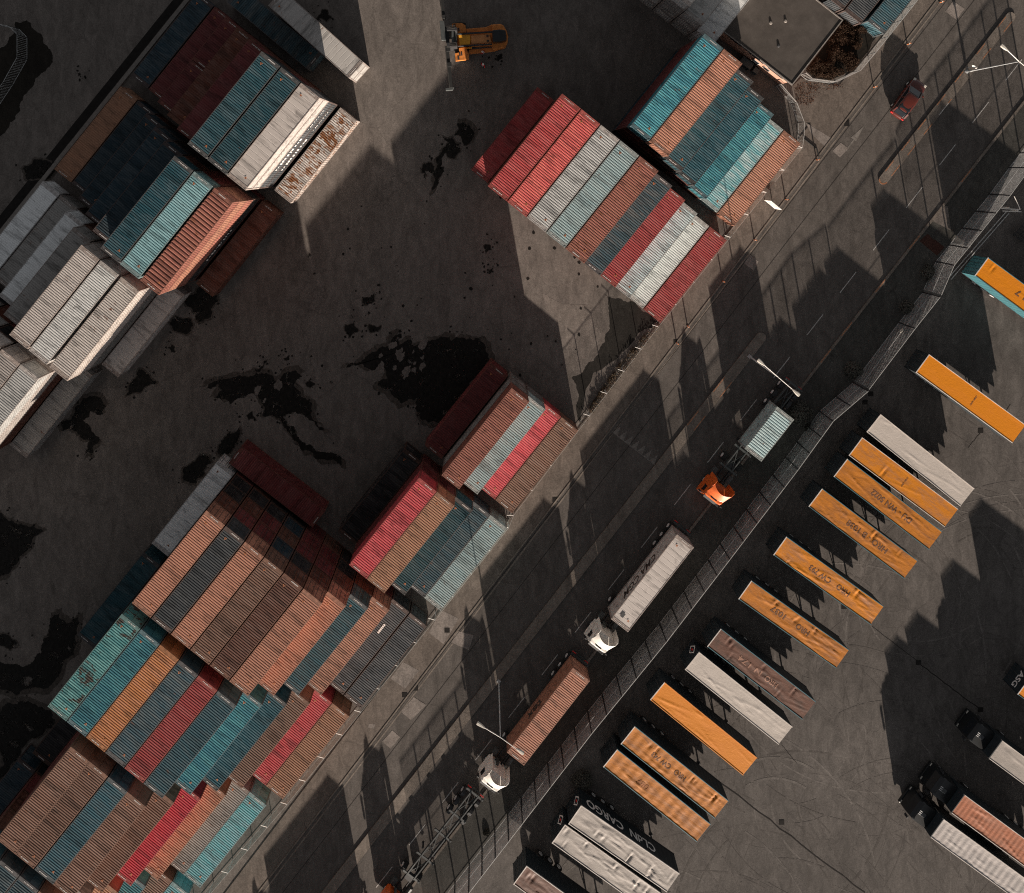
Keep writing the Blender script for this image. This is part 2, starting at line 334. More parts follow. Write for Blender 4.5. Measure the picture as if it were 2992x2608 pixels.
patch('soil_bed', RG([Q('za', *p) for p in [(150, 210), (260, 195), (400, 330), (490, 480), (515, 600), (440, 690), (330, 800), (200, 990), (150, 1140), (70, 1250), (-200, 1400), (-200, 520), (60, 430), (140, 310)]]), .010, GR['soil'])
g0 = MB().prism([Y(-60, -39.75), Y(40, -39.75), Y(40, -39.3), Y(-60, -39.3)], -.05, .25); struct('kerb', g0, M['conc'])
struct('dark_strip', MB().sheet([Y(-60, -40.9), Y(40, -40.9), Y(40, -39.9), Y(-60, -39.9)], .006), GR['joint'])  # flat dark strip laid alongside the low concrete kerb

# oily puddles with ragged outlines
def ragged(pts, depth=5, amp=.2):
    for k in range(depth):
        o = []
        for i, a in enumerate(pts):
            b = pts[(i + 1) % len(pts)]; d = b - a; L = d.length
            m = (a + b) / 2 + Vector((-d.y, d.x, 0)) * R.uniform(-amp, amp) if L > .12 else (a + b) / 2
            o += [a, m]
        pts = o
        if min(len(pts), 400) == 400: break
    return pts
def puddle(t, pts, amp=.2):
    q = ragged([Q(t, *p) for p in pts], 5, amp * 1.15); m = MB().sheet(q, .020 + R.random() * .002)
    c = sum(q, Vector()) / len(q); rad = max((p - c).length for p in q)
    for i in range(int(10 + rad * 4)):
        p = q[R.randrange(len(q))] + Vector((R.gauss(0, .7), R.gauss(0, .7), 0)); r = R.uniform(.03, .15)
        m.sheet(ragged([p + Vector((r * math.cos(2 * PI * j / 6) * R.uniform(.6, 1.5), r * math.sin(2 * PI * j / 6) * R.uniform(.6, 1.5), 0)) for j in range(6)], 1, .25), .0225)
    e = [c + (p - c) * (1 + min(.16, .7 / max(.5, (p - c).length))) for p in q]; struct('damp_stain', MB().sheet(ragged(e[::3], 2, .16), .0165 + R.random() * .002), GR['damp'], tri=True)
    return struct('puddle', m, GR['wet'], tri=True)
puddle('zp', [(185, 290), (300, 210), (440, 180), (560, 165), (690, 225), (760, 170), (850, 155), (890, 190), (830, 260), (880, 340), (960, 440), (1050, 570), (1010, 575), (900, 470), (820, 450), (750, 480), (840, 580), (960, 690), (1080, 740), (1170, 790), (1170, 830), (1060, 790), (930, 725), (850, 660), (760, 560), (700, 490), (610, 480), (600, 390), (540, 310), (480, 350), (370, 390), (260, 350), (320, 290), (290, 250)])
puddle('zp', [(550, 140), (640, 70), (610, 130), (560, 165)]); puddle('zp', [(910, 240), (940, 218), (975, 245), (945, 275)]); puddle('zp', [(755, 65), (800, 40), (795, 70), (765, 78)])
puddle('zp', [(490, 475), (540, 445), (550, 495), (510, 505)]); puddle('zp', [(290, 690), (330, 640), (420, 590), (440, 560), (430, 650), (360, 745), (300, 760)]); puddle('zp', [(50, 840), (150, 760), (200, 760), (240, 810), (190, 900), (130, 960), (45, 940)])
puddle('zq', [(-330, 420), (-120, 300), (60, 190), (150, 180), (240, 50), (270, 60), (230, 170), (370, 120), (370, 180), (480, 170), (600, 120), (780, 80), (800, 130), (900, 95), (990, 110), (1080, 100), (1170, 190), (1170, 380), (900, 700), (700, 1000), (560, 1000), (440, 900), (440, 740), (270, 800), (180, 720), (10, 600), (120, 530), (100, 440), (10, 430), (-100, 420)])
puddle('zq', [(-330, -40), (-240, -60), (-190, 20), (-290, 90)]); puddle('n', [(1060, 870), (1090, 858), (1095, 880), (1066, 892)]); puddle('n', [(1080, 945), (1112, 950), (1105, 968), (1085, 972)])
puddle('zs', [(620, 150), (690, 145), (760, 190), (810, 260), (790, 330), (740, 400), (690, 410), (670, 340), (620, 290), (560, 330), (640, 400), (650, 480), (600, 560), (520, 550), (480, 500), (440, 600), (420, 660), (465, 655), (430, 760), (380, 880), (330, 930), (320, 900), (350, 830), (360, 700), (370, 560), (440, 470), (520, 370), (460, 330), (440, 310), (560, 320), (600, 270), (630, 230)], .16)
puddle('zs', [(215, 660), (290, 610), (345, 660), (330, 740), (285, 700), (250, 700), (270, 770), (200, 720)]); puddle('n', [(1412, 718), (1432, 715), (1436, 730), (1420, 740)]); puddle('n', [(1428, 790), (1440, 776), (1438, 792), (1430, 800)])
puddle('D', [(380, 740), (480, 640), (500, 600), (580, 590), (640, 650), (620, 700), (540, 680), (500, 740), (600, 850), (560, 930), (500, 945), (540, 860), (480, 820), (380, 800)]); puddle('D', [(800, 500), (840, 430), (900, 470), (940, 510), (860, 550), (760, 590)])
puddle('D', [(1110, 20), (1250, -80), (1310, 20), (1270, 100), (1190, 140), (1150, 60)]); puddle('D', [(1020, 150), (1060, 110), (1150, 130), (1130, 215)]); puddle('D', [(1015, 300), (1030, 282), (1050, 300), (1030, 325)])
puddle('D', [(0, 1290), (60, 1340), (200, 1360), (260, 1400), (190, 1500), (100, 1600), (0, 1680)]); puddle('H', [(300, 140), (360, 110), (400, 170), (470, 130), (450, 260), (380, 420), (250, 560), (100, 600), (0, 560), (0, 400), (120, 420), (250, 300), (290, 250)]); puddle('H', [(0, 240), (60, 250), (110, 300), (60, 330), (0, 300)])
puddle('H', [(0, 700), (120, 640), (300, 690), (330, 760), (200, 860), (80, 1000), (0, 1100)])
puddle('A', [(1930, 70), (1970, 60), (1995, 110), (1960, 130), (1900, 110)]); puddle('B', [(930, 340), (960, 320), (960, 350), (935, 368)], .1); puddle('A', [(468, 440), (480, 435), (486, 450), (472, 456)], .1)
puddle('A', [(130, 1010), (200, 960), (300, 970), (330, 1010), (260, 1080), (170, 1080)])
m = MB()
for i in range(90):
    p = P(R.uniform(900, 1750), R.uniform(560, 1150)); r = R.uniform(.04, .2)
    m.sheet(ragged([p + Vector((r * math.cos(2 * PI * j / 6) * R.uniform(.6, 1.4), r * math.sin(2 * PI * j / 6) * R.uniform(.6, 1.4), 0)) for j in range(6)], 2, .2), .0235)
struct('oil_stains', m, GR['wet'], tri=True)

for i in range(26):
    p = Q('zq', R.uniform(30, 520), R.uniform(150, 480)) if i < 19 else Q('zp', R.uniform(560, 900), R.uniform(230, 460)); r = R.uniform(.1, .55)
    struct('dry_patch', MB().sheet(ragged([p + Vector((r * math.cos(2 * PI * j / 7) * R.uniform(.4, 1.3) + .3 * r * math.sin(2 * PI * j / 7), r * 1.6 * math.sin(2 * PI * j / 7) * R.uniform(.4, 1.3), 0)) for j in range(7)], 3, .22), .0262 + i * .0001), GR['yard'], tri=True)
# curved tyre marks left by turning trucks
TM = [asphalt('tyre_mark_' + n, c, 0, .3, .3, .3) for n, c in (('dark', (.080, .071, .065)), ('mid', (.090, .080, .074)), ('pale', (.120, .108, .10)))]
lots = [MB(), MB(), MB()]
for i in range(240):
    c = S(R.uniform(-75, 0), R.uniform(66, 92)); rad = R.uniform(7, 22); a0 = R.uniform(0, 2 * PI); da = R.uniform(.3, 1.1); k = R.choice((0, 1, 1, 2)); sq = R.uniform(.8, 1.3); z = .0092 + i * .00003
    for off in (0, 2.05) if i % 2 else (0,):
        pr = None; w = R.uniform(.03, .12)
        for j in range(22):
            a = a0 + da * j / 21; d = Vector((math.cos(a), math.sin(a) * sq, 0)); q = (c + d * (rad + off - w), c + d * (rad + off + w))
            if pr and (q[0] - S(0, 0)).dot(VS) > 50.6 and (j * 7 + i) % 9: lots[k].add([(pr[0].x, pr[0].y, z), (pr[1].x, pr[1].y, z), (q[1].x, q[1].y, z), (q[0].x, q[0].y, z)], [(0, 1, 2, 3)])
            pr = q
for k in range(3): struct('tyre_marks', lots[k], TM[k])
# ---------------------------------------------------------------- containers
HC = 2.6; PITCH = 2.65
def corr(L, pitch, d, flat=.24):
    """trapezoid wave along x: list of (x, z)"""
    n = max(1, round(L / pitch)); p = L / n; o = []
    for i in range(n):
        x = -L / 2 + i * p
        o += [(x, 0), (x + p * flat, 0), (x + p * (flat + .15), d), (x + p * .85, d)]
    return o + [(L / 2, 0)]
def cont_meshes(L, rp, rd, sp=.28, smooth=False):
    D = {}
    f = MB(); x = L / 2; y = 1.22
    for sx in (-1, 1):
        for sy in (-1, 1):
            f.box((sx * (x - .08), sy * (y - .08), HC / 2), (.16, .16, HC - .236))
            for z in (.059, HC - .059): f.box((sx * (x - .089), sy * (y - .081), z), (.178, .162, .118))
        f.box((sx * (x - .05), 0, HC - .065), (.1, 2.116, .11)); f.box((sx * (x - .05), 0, .08), (.1, 2.116, .14))
    for sy in (-1, 1):
        f.box((0, sy * (y - .04), HC - .055), (L - .356, .08, .07)); f.box((0, sy * (y - .03), .08), (L - .356, .06, .14))
    f.box((0, 0, .12), (L - .3, 2.2, .06))
    for sx in (-1, 1): f.box((sx * (x - .27), 0, HC - .028), (.32, 2.27, .014))
    D['frame'] = f.mesh('container_frame')
    Lr = L - .86; pr = corr(Lr, rp, rd)
    if smooth:
        n = 18; pr = []
        for i in range(n): x0 = -Lr / 2 + Lr * i / n; pr += [(x0, rd), (x0 + .02, 0), (x0 + .05, 0), (x0 + .07, rd)]
        pr.append((Lr / 2, rd))
    m = MB(); n = len(pr); vs = []
    for px, pz in pr: vs += [(px, -1.14, HC - .05 + pz), (px, 1.14, HC - .05 + pz)]
    m.add(vs, [(2 * i, 2 * i + 2, 2 * i + 3, 2 * i + 1) for i in range(n - 1)]); D['roof'] = m.mesh('container_roof')
    Ls = L - .32
    pr = corr(Ls, sp, .004 if smooth else .036); m = MB(); n = len(pr); vs = []
    for px, pz in pr: vs += [(px, 1.165 + pz, .15), (px, 1.165 + pz, HC - .09)]
    m.add(vs, [(2 * i + 2, 2 * i, 2 * i + 1, 2 * i + 3) for i in range(n - 1)]); D['side_wall'] = m.mesh('container_side_wall')
    pr = corr(2.12, .25, .036); m = MB(); n = len(pr); vs = []
    for py, pz in pr: vs += [(-x + .09 - pz, py, .15), (-x + .09 - pz, py, HC - .12)]
    m.add(vs, [(2 * i, 2 * i + 1, 2 * i + 3, 2 * i + 2)[::-1] for i in range(n - 1)]); D['end_wall'] = m.mesh('container_end_wall')
    m = MB(); m.box((x - .06, 0, HC / 2 + .015), (.05, 1.04, HC - .29))
    for z in (.55, 1.05, 1.55, 2.05): m.box((x - .03, 0, z), (.02, .96, .22))
    D['door'] = m.mesh('container_door')
    m = MB(); m.tube((x - .005, 0, .16), (x - .005, 0, HC - .13), .022, n=6); m.box((x, .09, 1.05), (.02, .2, .04)); D['locking_bar'] = m.mesh('container_locking_bar', (M['barg'],))
    return D
FR = {k: plain('frame_' + k, frame_paint(PCOL[m.name]), .75, .2, var=.35, scale=3) for k, m in PAL.items()}
MATF = {PAL[k].name: FR[k] for k in PAL}
KIND = {'40': cont_meshes(12.19, .25, .040), '40c': cont_meshes(12.19, .42, .055), '20': cont_meshes(6.06, .25, .040), '20c': cont_meshes(6.06, .31, .055), 'reefer': cont_meshes(12.19, .62, .010, .6, True)}
m = MB(); m.add([(-.14, -.12, 0), (.14, -.12, 0), (0, .14, 0)], [(0, 1, 2)]); m.add([(-.07, -.1, .002), (.07, -.1, .002), (0, .06, .002)], [(0, 1, 2)], 1)
TRI = m.mesh('warning_triangle', (M['orange_mark'], M['letter']))
def code_mesh(seed):
    r = random.Random(seed); m = MB(); y = -.55
    for i in range(9):
        w = r.uniform(.05, .1); m.add([(-.05, y, 0), (.05, y, 0), (.05, y + w, 0), (-.05, y + w, 0)], [(0, 1, 2, 3)]); y += w + r.choice((.02, .025, .09))
    return m.mesh('code_lettering', (M['code'],))
CODES = [code_mesh(i) for i in range(5)]
def container(name, label, group, loc, rz, kind, mat, level, marks=True, bars=False, cat='shipping container'):
    t = thing(name, label, cat, loc, rz, group); D = KIND[kind]; L = 6.06 if kind.startswith('20') else 12.19
    put('frame', D['frame'], t, mat=MATF[mat.name]); put('roof', D['roof'], t, mat=mat)
    put('side_wall', D['side_wall'], t, mat=mat); put('side_wall', D['side_wall'], t, rz=PI, mat=mat); put('end_wall', D['end_wall'], t, mat=mat)
    for sy in (-1, 1):
        d = put('door', D['door'], t, (0, sy * .53, 0), mat=mat)
        if bars:
            for q in (-.3, .3): put('locking_bar', D['locking_bar'], d, (0, q, 0))
    if marks:
        k = KIND[kind]
        for sx in (-1, 1):
            if marks != 'code' and R.random() < .8: put('warning_sign', TRI, t, (sx * (L / 2 - 1.05), sx * .45, HC + .008), -sx * PI / 2 + PI)
            if R.random() < .92: put('lettering', R.choice(CODES), t, (sx * (L / 2 - .2), R.uniform(-.2, .2), HC + .004), 0 if sx > 0 else PI)
    return t
NUM = ['', 'one', 'two', 'three', 'four', 'five', 'six']
ORD = ['', 'first', 'second', 'third', 'fourth', 'fifth', 'sixth', 'seventh', 'eighth', 'ninth', 'tenth', 'eleventh', 'twelfth', 'thirteenth']
CN = dict(teal='deep teal', dteal='dark teal', lteal='pale teal', bteal='bright teal', pteal='peeling teal', navy='navy blue', bluegrey='worn blue-grey', blue='worn blue', grey='dark grey', mgrey='mid grey', lgrey='pale grey',
          silver='silver-white', white='off-white', bwhite='bright white', pwhite='pale blue-white', cwhite='clean white', rustywhite='rust-streaked white', heavyrust='heavily rusted white', tealwhite='teal and white', aqua='aqua blue', red='red', coral='coral red', crimson='crimson', pinkred='pinkish red',
          redbrown='red-brown', maroon='maroon', orange='rust-orange', borange='amber-orange', brown='brown', dbrown='dark brown', tan='tan', rbrown='deep brown', black='black')
LOWPAL = ['maroon', 'rbrown', 'black', 'black', 'rbrown', 'maroon', 'black', 'dbrown', 'maroon', 'navy']
def row(desc, group, uc, v0, pitch, slots, low={}, marks=True, bars=False, flip=False, names=None):
    """slots: (colour, level, kind); v0 = NW edge of slot 0; counted in the label from the road side"""
    n = len(slots)
    for i, s in enumerate(slots):
        if not s: continue
        col, lev, kind = s[:3]; du = s[3] if len(s) > 3 else 0.0
        vc = v0 + pitch * i + 1.25 + (s[4] if len(s) > 4 else 0)
        pos = ORD[n - i]; top = f'{CN[col]} shipping container, {pos} from the road in {desc}'
        for l in range(lev):
            istop = l == lev - 1
            c = col if istop else low.get((i, l), R.choice(LOWPAL)); k = kind if istop else ('40' if kind in ('40c', '20x2') else kind)
            if kind == 'reefer' and not istop: k = 'reefer' if (i, l) in low and low[(i, l)] == 'cwhite' else '40'
            j = R.uniform(-.06, .06) if not istop else 0
            lab = top if istop else f'{CN[c]} container, tier {NUM[l + 1]} of {pos} stack from the road, {desc}'
            loc = Y(uc + du + j, vc, l * PITCH); rz = A + (PI if flip else 0)
            if k == '20x2':
                for q, w in ((-1, 'nearer'), (1, 'farther')):
                    container('shipping_container', f'short {CN[c]} container, {w} half of {pos} stack from the road, {desc}', group, Y(uc + du + q * 3.07, vc, l * PITCH), rz, '20', PAL[c], l + 1, marks)
            else: container('shipping_container', lab, group, loc, rz, k, PAL[c], l + 1, marks if istop else False, bars)
g = 'containers stacked in the yard'
row('upper left row', g, -11.3, -38.1 - .15, 2.61, [('navy', 1, '40'), ('maroon', 1, '40'), ('maroon', 2, '20x2'), ('rbrown', 3, '40'), ('maroon', 4, '40'), ('teal', 5, '40'), ('teal', 5, '40'), ('white', 5, 'reefer', 0, -.02), ('heavyrust', 1, '40', 0, .25)],
    {(7, 3): 'cwhite', (7, 2): 'grey', (7, 1): 'grey', (7, 0): 'grey'})
row('middle left row', g, -25.25, -38.35, 2.58, [('tan', 1, '40'), ('navy', 1, '40'), ('navy', 2, '40'), ('navy', 3, '40'), ('navy', 4, '40'), ('dteal', 5, '40'), ('lteal', 5, '40'), ('redbrown', 5, '40c', 0, .1), ('rbrown', 1, '40', -.05, .3)],
    {(7, 3): 'orange', (7, 2): 'redbrown', (7, 1): 'black', (7, 0): 'maroon'})
row('pale left row', g, -39.35, -38.5, 2.6, [('silver', 1, '40'), ('lgrey', 1, '40'), ('silver', 2, '40'), ('lgrey', 3, '40'), ('white', 4, '40', 0, .1), ('bwhite', 4, '40', 0, .12), ('rustywhite', 4, '40', 0, .3), ('white', 1, 'reefer', 0, .25)],
    {(6, 2): 'white', (6, 1): 'mgrey', (6, 0): 'mgrey', (4, 2): 'white', (5, 2): 'white'}, 'code')
row('row at left photo edge', g, -53.2, -40.7, 2.6, [('mgrey', 1, '40'), ('lgrey', 1, '40'), ('mgrey', 2, '40'), ('lgrey', 3, '40'), ('white', 4, '40'), ('white', 4, '40', 0, .05), ('bwhite', 4, '40', 0, .02), ('lgrey', 1, '40')],
    {(6, 2): 'white', (6, 1): 'rbrown', (6, 0): 'rbrown', (5, 2): 'white'}, 'code')
row('row facing the empty handler', g, 4.62, -.98, 2.56, [('red', 1, '40', .1, .05), ('red', 5, '40'), ('coral', 5, '40'), ('bwhite', 5, '40'), ('pwhite', 5, '40'), ('redbrown', 5, '40'), ('bluegrey', 4, '40'), ('red', 3, '40'), ('pwhite', 2, '40'), ('bwhite', 1, '40'), ('red', 1, '40', 0, .02)],
    {(5, 2): 'red'})
row('row beside flat-roofed building', g, 18.6, 9.12, 2.53, [('bteal', 5, '40'), ('orange', 5, '40'), ('dteal', 4, '40'), ('dteal', 3, '40'), ('bteal', 2, '40'), ('tealwhite', 1, '40'), ('orange', 1, '40', 0, .02)])
row('upper short row by road', g, -23.15, 14.92, 2.53, [('maroon', 1, '40', -.2, -.12), ('redbrown', 3, '40'), ('pwhite', 2, '40'), ('pinkred', 1, '40'), ('brown', 1, '40')], {(1, 0): 'mgrey', (1, 1): 'mgrey', (2, 0): 'mgrey'})
row('lower short row by road', g, -37.05, 13.2, 2.5, [('black', 1, '40', -.2), ('pinkred', 3, '40'), ('tan', 3, '40'), ('dteal', 2, '40'), ('bluegrey', 1, '40'), ('pwhite', 1, '40')], {(1, 1): 'maroon', (1, 0): 'maroon', (2, 1): 'maroon'})
row('row with the silver container', g, -51.6, -2.68, 2.565, [('silver', 1, '40', -.2), ('orange', 5, '40'), ('grey', 5, '40'), ('orange', 5, '40'), ('brown', 5, '40'), ('dbrown', 5, '40'), ('orange', 5, '40'), ('orange', 4, '40'), ('blue', 3, '40'), ('orange', 2, '40'), ('grey', 1, '40'), ('grey', 1, '40', 0, .02)], bars=True)
row('row with the peeling container', g, -65.3, -2.75, 2.53, [('dteal', 1, '40', -.1), ('pteal', 5, '40'), ('bteal', 5, '40'), ('borange', 5, '40'), ('bluegrey', 5, '40'), ('red', 5, '40'), ('blue', 5, '40'), ('bteal', 4, '40'), ('dteal', 3, '40'), ('brown', 2, '40'), ('pinkred', 1, '40'), ('tan', 1, '40')])
row('row with the crimson container', g, -79.2, 1.75, 2.48, [('black', 1, '40'), ('brown', 5, '40'), ('brown', 5, '40', 0, -.05), ('blue', 5, '40', 0, .03), ('brown', 5, '40'), ('brown', 4, '40'), ('crimson', 3, '40'), ('tan', 2, '40'), ('mgrey', 1, '40'), ('aqua', 1, '40')])
row('row at lower photo edge', g, -92.8, .9, 2.52, [('navy', 1, '40'), ('blue', 5, '40'), ('bluegrey', 5, '40'), ('bluegrey', 5, '40'), ('brown', 5, '40'), ('lgrey', 4, '40'), ('tan', 3, '40'), ('bteal', 2, '40'), ('brown', 1, '40'), ('aqua', 1, '40')])
row('row at upper photo edge', g, 32.75, -3.7, 2.55, [None, ('mgrey', 5, '40'), ('lgrey', 5, '40'), ('bwhite', 4, 'reefer'), ('bwhite', 3, 'reefer'), ('silver', 2, 'reefer')], {(i, j): 'lgrey' for i in range(6) for j in range(5)}, marks=True)
# loose containers
def loose(name, label, ctr, h, rz, kind, col, under=None, **kw):
    return container(name, label, 'containers standing apart from the rows', Vector((ctr[0], ctr[1], h)), rz, kind, PAL[col], 1, **kw)
loose('shipping_container', 'long maroon container lying crosswise in shade in front of the stacked container doors', P(809, 1422, 2.6), 0, A - PI / 2 + .02, '40', 'maroon', marks='code')
loose('shipping_container', 'grey ribbed container set obliquely with its white end in the sun', (-18.9, 14.7), PITCH, math.radians(-42), 'reefer', 'lgrey')
loose('shipping_container', 'pale grey container supporting the oblique grey one at the upper edge', (-18.9, 14.7), 0, math.radians(-42), '40', 'lgrey', marks=False)
loose('shipping_container', 'dark blue-grey container in shade beside the oblique grey container', (-24.2, 15.8), 0, math.radians(-40), '40', 'bluegrey')
e = (P(2534, 62, 2.6) + P(2584, 98, 2.6)) / 2
loose('shipping_container', 'lone teal container with pale end beside the garden at the road fence', e + U * 6.1, 0, A, '40', 'blue')
for i, w in ((0, 'farther from'), (1, 'nearer')):
    loose('shipping_container', f'dark grey shaded container behind the garden, {w} the lone teal container', P(2440, 8, 2.6) + U * 6.1 + V * (2.6 * i), 0, A, '40', 'grey', marks=False)
def text_mesh(body, size, mat, fit=None, shear=0.0, bold=.022):
    cu = bpy.data.curves.new('lettering', 'FONT'); cu.body = body; cu.size = size; cu.align_x = 'CENTER'; cu.align_y = 'CENTER'; cu.offset = size * bold; cu.shear = shear
    o = bpy.data.objects.new('lettering', cu); C.objects.link(o); dg = bpy.context.evaluated_depsgraph_get(); dg.update()
    me = bpy.data.meshes.new_from_object(o.evaluated_get(dg)); bpy.data.objects.remove(o); bpy.data.curves.remove(cu)
    me.materials.clear(); me.materials.append(mat)
    if fit and len(me.vertices):
        xs = [v.co.x for v in me.vertices]; w = max(xs) - min(xs); k = fit / w
        for v in me.vertices: v.co.x *= k
    return me
def wall_text(parent, body, size, mat, loc, rot, fit=None, shear=0.0):
    o = put('lettering', text_mesh(body, size, mat, fit, shear), parent, loc); o.rotation_euler = rot; return o
# bar emblems painted on the roofs of the two grey containers and the blue one
for o in [o for o in C.objects if o.get('label', '').startswith(('dark grey shipping container, eleventh', 'dark grey shipping container, second from the road in row with the silver'))]:
    m = MB()
    for i in range(6): m.box((-.55 + i * .22, 0, 0), (.17, .24, .004))
    q = m.build('lettering', M['wletter'], o); q.location = (1.2 if 'eleventh' in o['label'] else 2.6, .1, HC + .008)
# big white strokes on the dark sides facing the yard
def strokes(o, x0, x1, z, hgt, seed, mat):
    r = random.Random(seed); m = MB(); x = x0
    while x < x1:
        w = r.uniform(.12, .3); m.box((x, 0, z + r.uniform(-.05, .05)), (w, .004, hgt * r.uniform(.3, 1))); x += w + r.uniform(.1, .28)
    q = m.build('lettering', mat, o); q.location = (0, -1.209, 0)
for o in list(C.objects):
    lb = o.get('label', '')
    if lb.startswith('dark grey container, tier') and 'second stack from the road, upper left' in lb and ('tier two' in lb or 'tier three' in lb): strokes(o, -3.5, 1.0, 1.5, .9, 3, M['wletter']); strokes(o, 2.2, 4.8, 1.7, .35, 8, M['wletter'])
    if lb.startswith('black container, tier two of second stack') and 'middle left' in lb: strokes(o, -2.8, 1.6, 1.6, .8, 5, M['wletter'])
    if lb.startswith('clean white container, tier'): strokes(o, -5.4, 4.5, 2.2, .12, 12, M['letter'])
# ---------------------------------------------------------------- road vehicles
WH = {}
def wheel(t, x, y, r=.5, w=.3):
    k = (r, w)
    if k not in WH:
        m = MB(); m.tube((0, -w / 2, 0), (0, w / 2, 0), r, n=18); q = MB(); q.tube((0, -w / 2 - .012, 0), (0, w / 2 + .012, 0), r * .55, n=14)
        WH[k] = (m.mesh('wheel', (M['black'],)), q.mesh('rim', (M['alu'],)))
    o = put('wheel', WH[k][0], t, (x, y, r)); put('rim', WH[k][1], o); return o
def rrect(x0, x1, w, r, z, n=4):
    """rounded rectangle ring, counter-clockwise seen from above"""
    o = []
    for cx, cy, a0 in ((x1 - r, w / 2 - r, 0), (x0 + r, w / 2 - r, 90), (x0 + r, -w / 2 + r, 180), (x1 - r, -w / 2 + r, 270)):
        for i in range(n + 1):
            a = math.radians(a0 + 90 * i / n); o.append((cx + r * math.cos(a), cy + r * math.sin(a), z))
    return o
def tractor(t, mat, xf, deflector=True, mirror=True, dark=False):
    """cab-over tractor unit built into root t; front bumper at x = xf, heading +x"""
    b = MB(); b.loft([rrect(xf - 2.15, xf, 2.48, .22, .45), rrect(xf - 2.2, xf + .03, 2.5, .25, 1.0), rrect(xf - 2.2, xf - .02, 2.5, .28, 1.7), rrect(xf - 2.2, xf - .3, 2.42, .34, 2.75), rrect(xf - 2.2, xf - .5, 2.3, .4, 2.95)])
    cab = b.build('cab', mat, t, smooth=False)
    g = MB(); g.add([(xf + .0, -1.02, 1.68), (xf + .0, 1.02, 1.68), (xf - .27, .96, 2.62), (xf - .27, -.96, 2.62)], [(0, 1, 2, 3)]); g.build('windscreen', M['glass'], cab)
    for sy in (-1, 1):
        g = MB(); g.add([(xf - .4, sy * 1.262, 1.65), (xf - 1.25, sy * 1.262, 1.65), (xf - 1.25, sy * 1.235, 2.4), (xf - .62, sy * 1.235, 2.4)], [(0, 1, 2, 3) if sy < 0 else (3, 2, 1, 0)]); g.build('side_window', M['glass'], cab)
        h = MB(); h.box((xf - .02, sy * .95, .72), (.12, .36, .2)); h.build('headlight', M['lampglass'], t)
        q = MB(); q.box((xf - .25, sy * 1.48, 2.15), (.14, .26, .62)); q.bar((xf - .3, sy * 1.2, 2.4), (xf - .25, sy * 1.45, 2.4), .05); q.build('mirror', M['dark'] if not dark else M['dark'], t, bevel=.03)
    bm = MB(); bm.box((xf + .02, 0, .5), (.2, 2.4, .34)); bm.build('bumper', mat, t, bevel=.06)
    sv = MB(); sv.box((xf - .2, 0, 2.72), (.3, 2.1, .07), tilt=.3); sv.build('sun_visor', M['dark'], t)
    if deflector:
        d = MB(); n = 9; s0 = []; s1 = []; s2 = []
        for i in range(n):
            u = -1 + 2 * i / (n - 1); y = 1.12 * u; bow = 1 - u * u
            s0.append((xf - .62 - .25 * u * u, y, 2.92)); s1.append((xf - 1.15 - .32 * u * u, y * 1.0, 3.32 + .1 * bow)); s2.append((xf - 1.6 - .5 * u * u, y * 1.06, 3.62 + .14 * bow))
        d.loft([s0, s1, s2], cap=False, closed=False); d.loft([[(p[0] - .05, p[1], p[2] - .05) for p in q] for q in (s2, s1, s0)], cap=False, closed=False)
        d.build('roof_deflector', mat, t, smooth=True)
        for sy in (-1, 1):
            f = MB(); f.add([(xf - 1.1, sy * 1.16, 2.9), (xf - 2.15, sy * 1.2, 2.9), (xf - 2.55, sy * 1.22, 3.72), (xf - 2.1, sy * 1.19, 3.68), (xf - 2.15, sy * 1.22, 1.1), (xf - 2.75, sy * 1.24, 1.1), (xf - 2.75, sy * 1.24, 3.3)], [(0, 1, 2, 3), (1, 4, 5, 6, 2)])
            so = f.build('side_fairing', mat, t); sm = so.modifiers.new('thick', 'SOLIDIFY'); sm.thickness = .04
        hatch = MB(); hatch.box((xf - .72, 0, 2.985), (.34, .8, .06)); hatch.build('roof_hatch', M['glass'], t, bevel=.02)
    c = MB()
    for sy in (-1, 1): c.box((xf - 3.9, sy * .42, .85), (4.2, .09, .26))
    for x in (-2.6, -4.2, -5.6): c.box((xf + x, 0, .85), (.12, .8, .2))
    c.box((xf - 4.7, 0, 1.06), (1.0, .95, .1)); c.build('chassis', M['dark'], t)
    tk = MB()
    tk.tube((xf - 2.6, 1.0, .75), (xf - 3.6, 1.0, .75), .32, n=12); tk.build('fuel_tank', M['grey'], t)
    tk = MB(); tk.box((xf - 3.0, -1.0, .75), (.8, .5, .5)); tk.box((xf - 2.55, -.4, 1.5), (.2, .3, 1.2)); tk.build('equipment_box', M['grey'], t, bevel=.04)
    for x in (-1.35, -4.95):
        for sy in (-1, 1): wheel(t, xf + x, sy * 1.05, .5, .32 if x > -2 else .5)
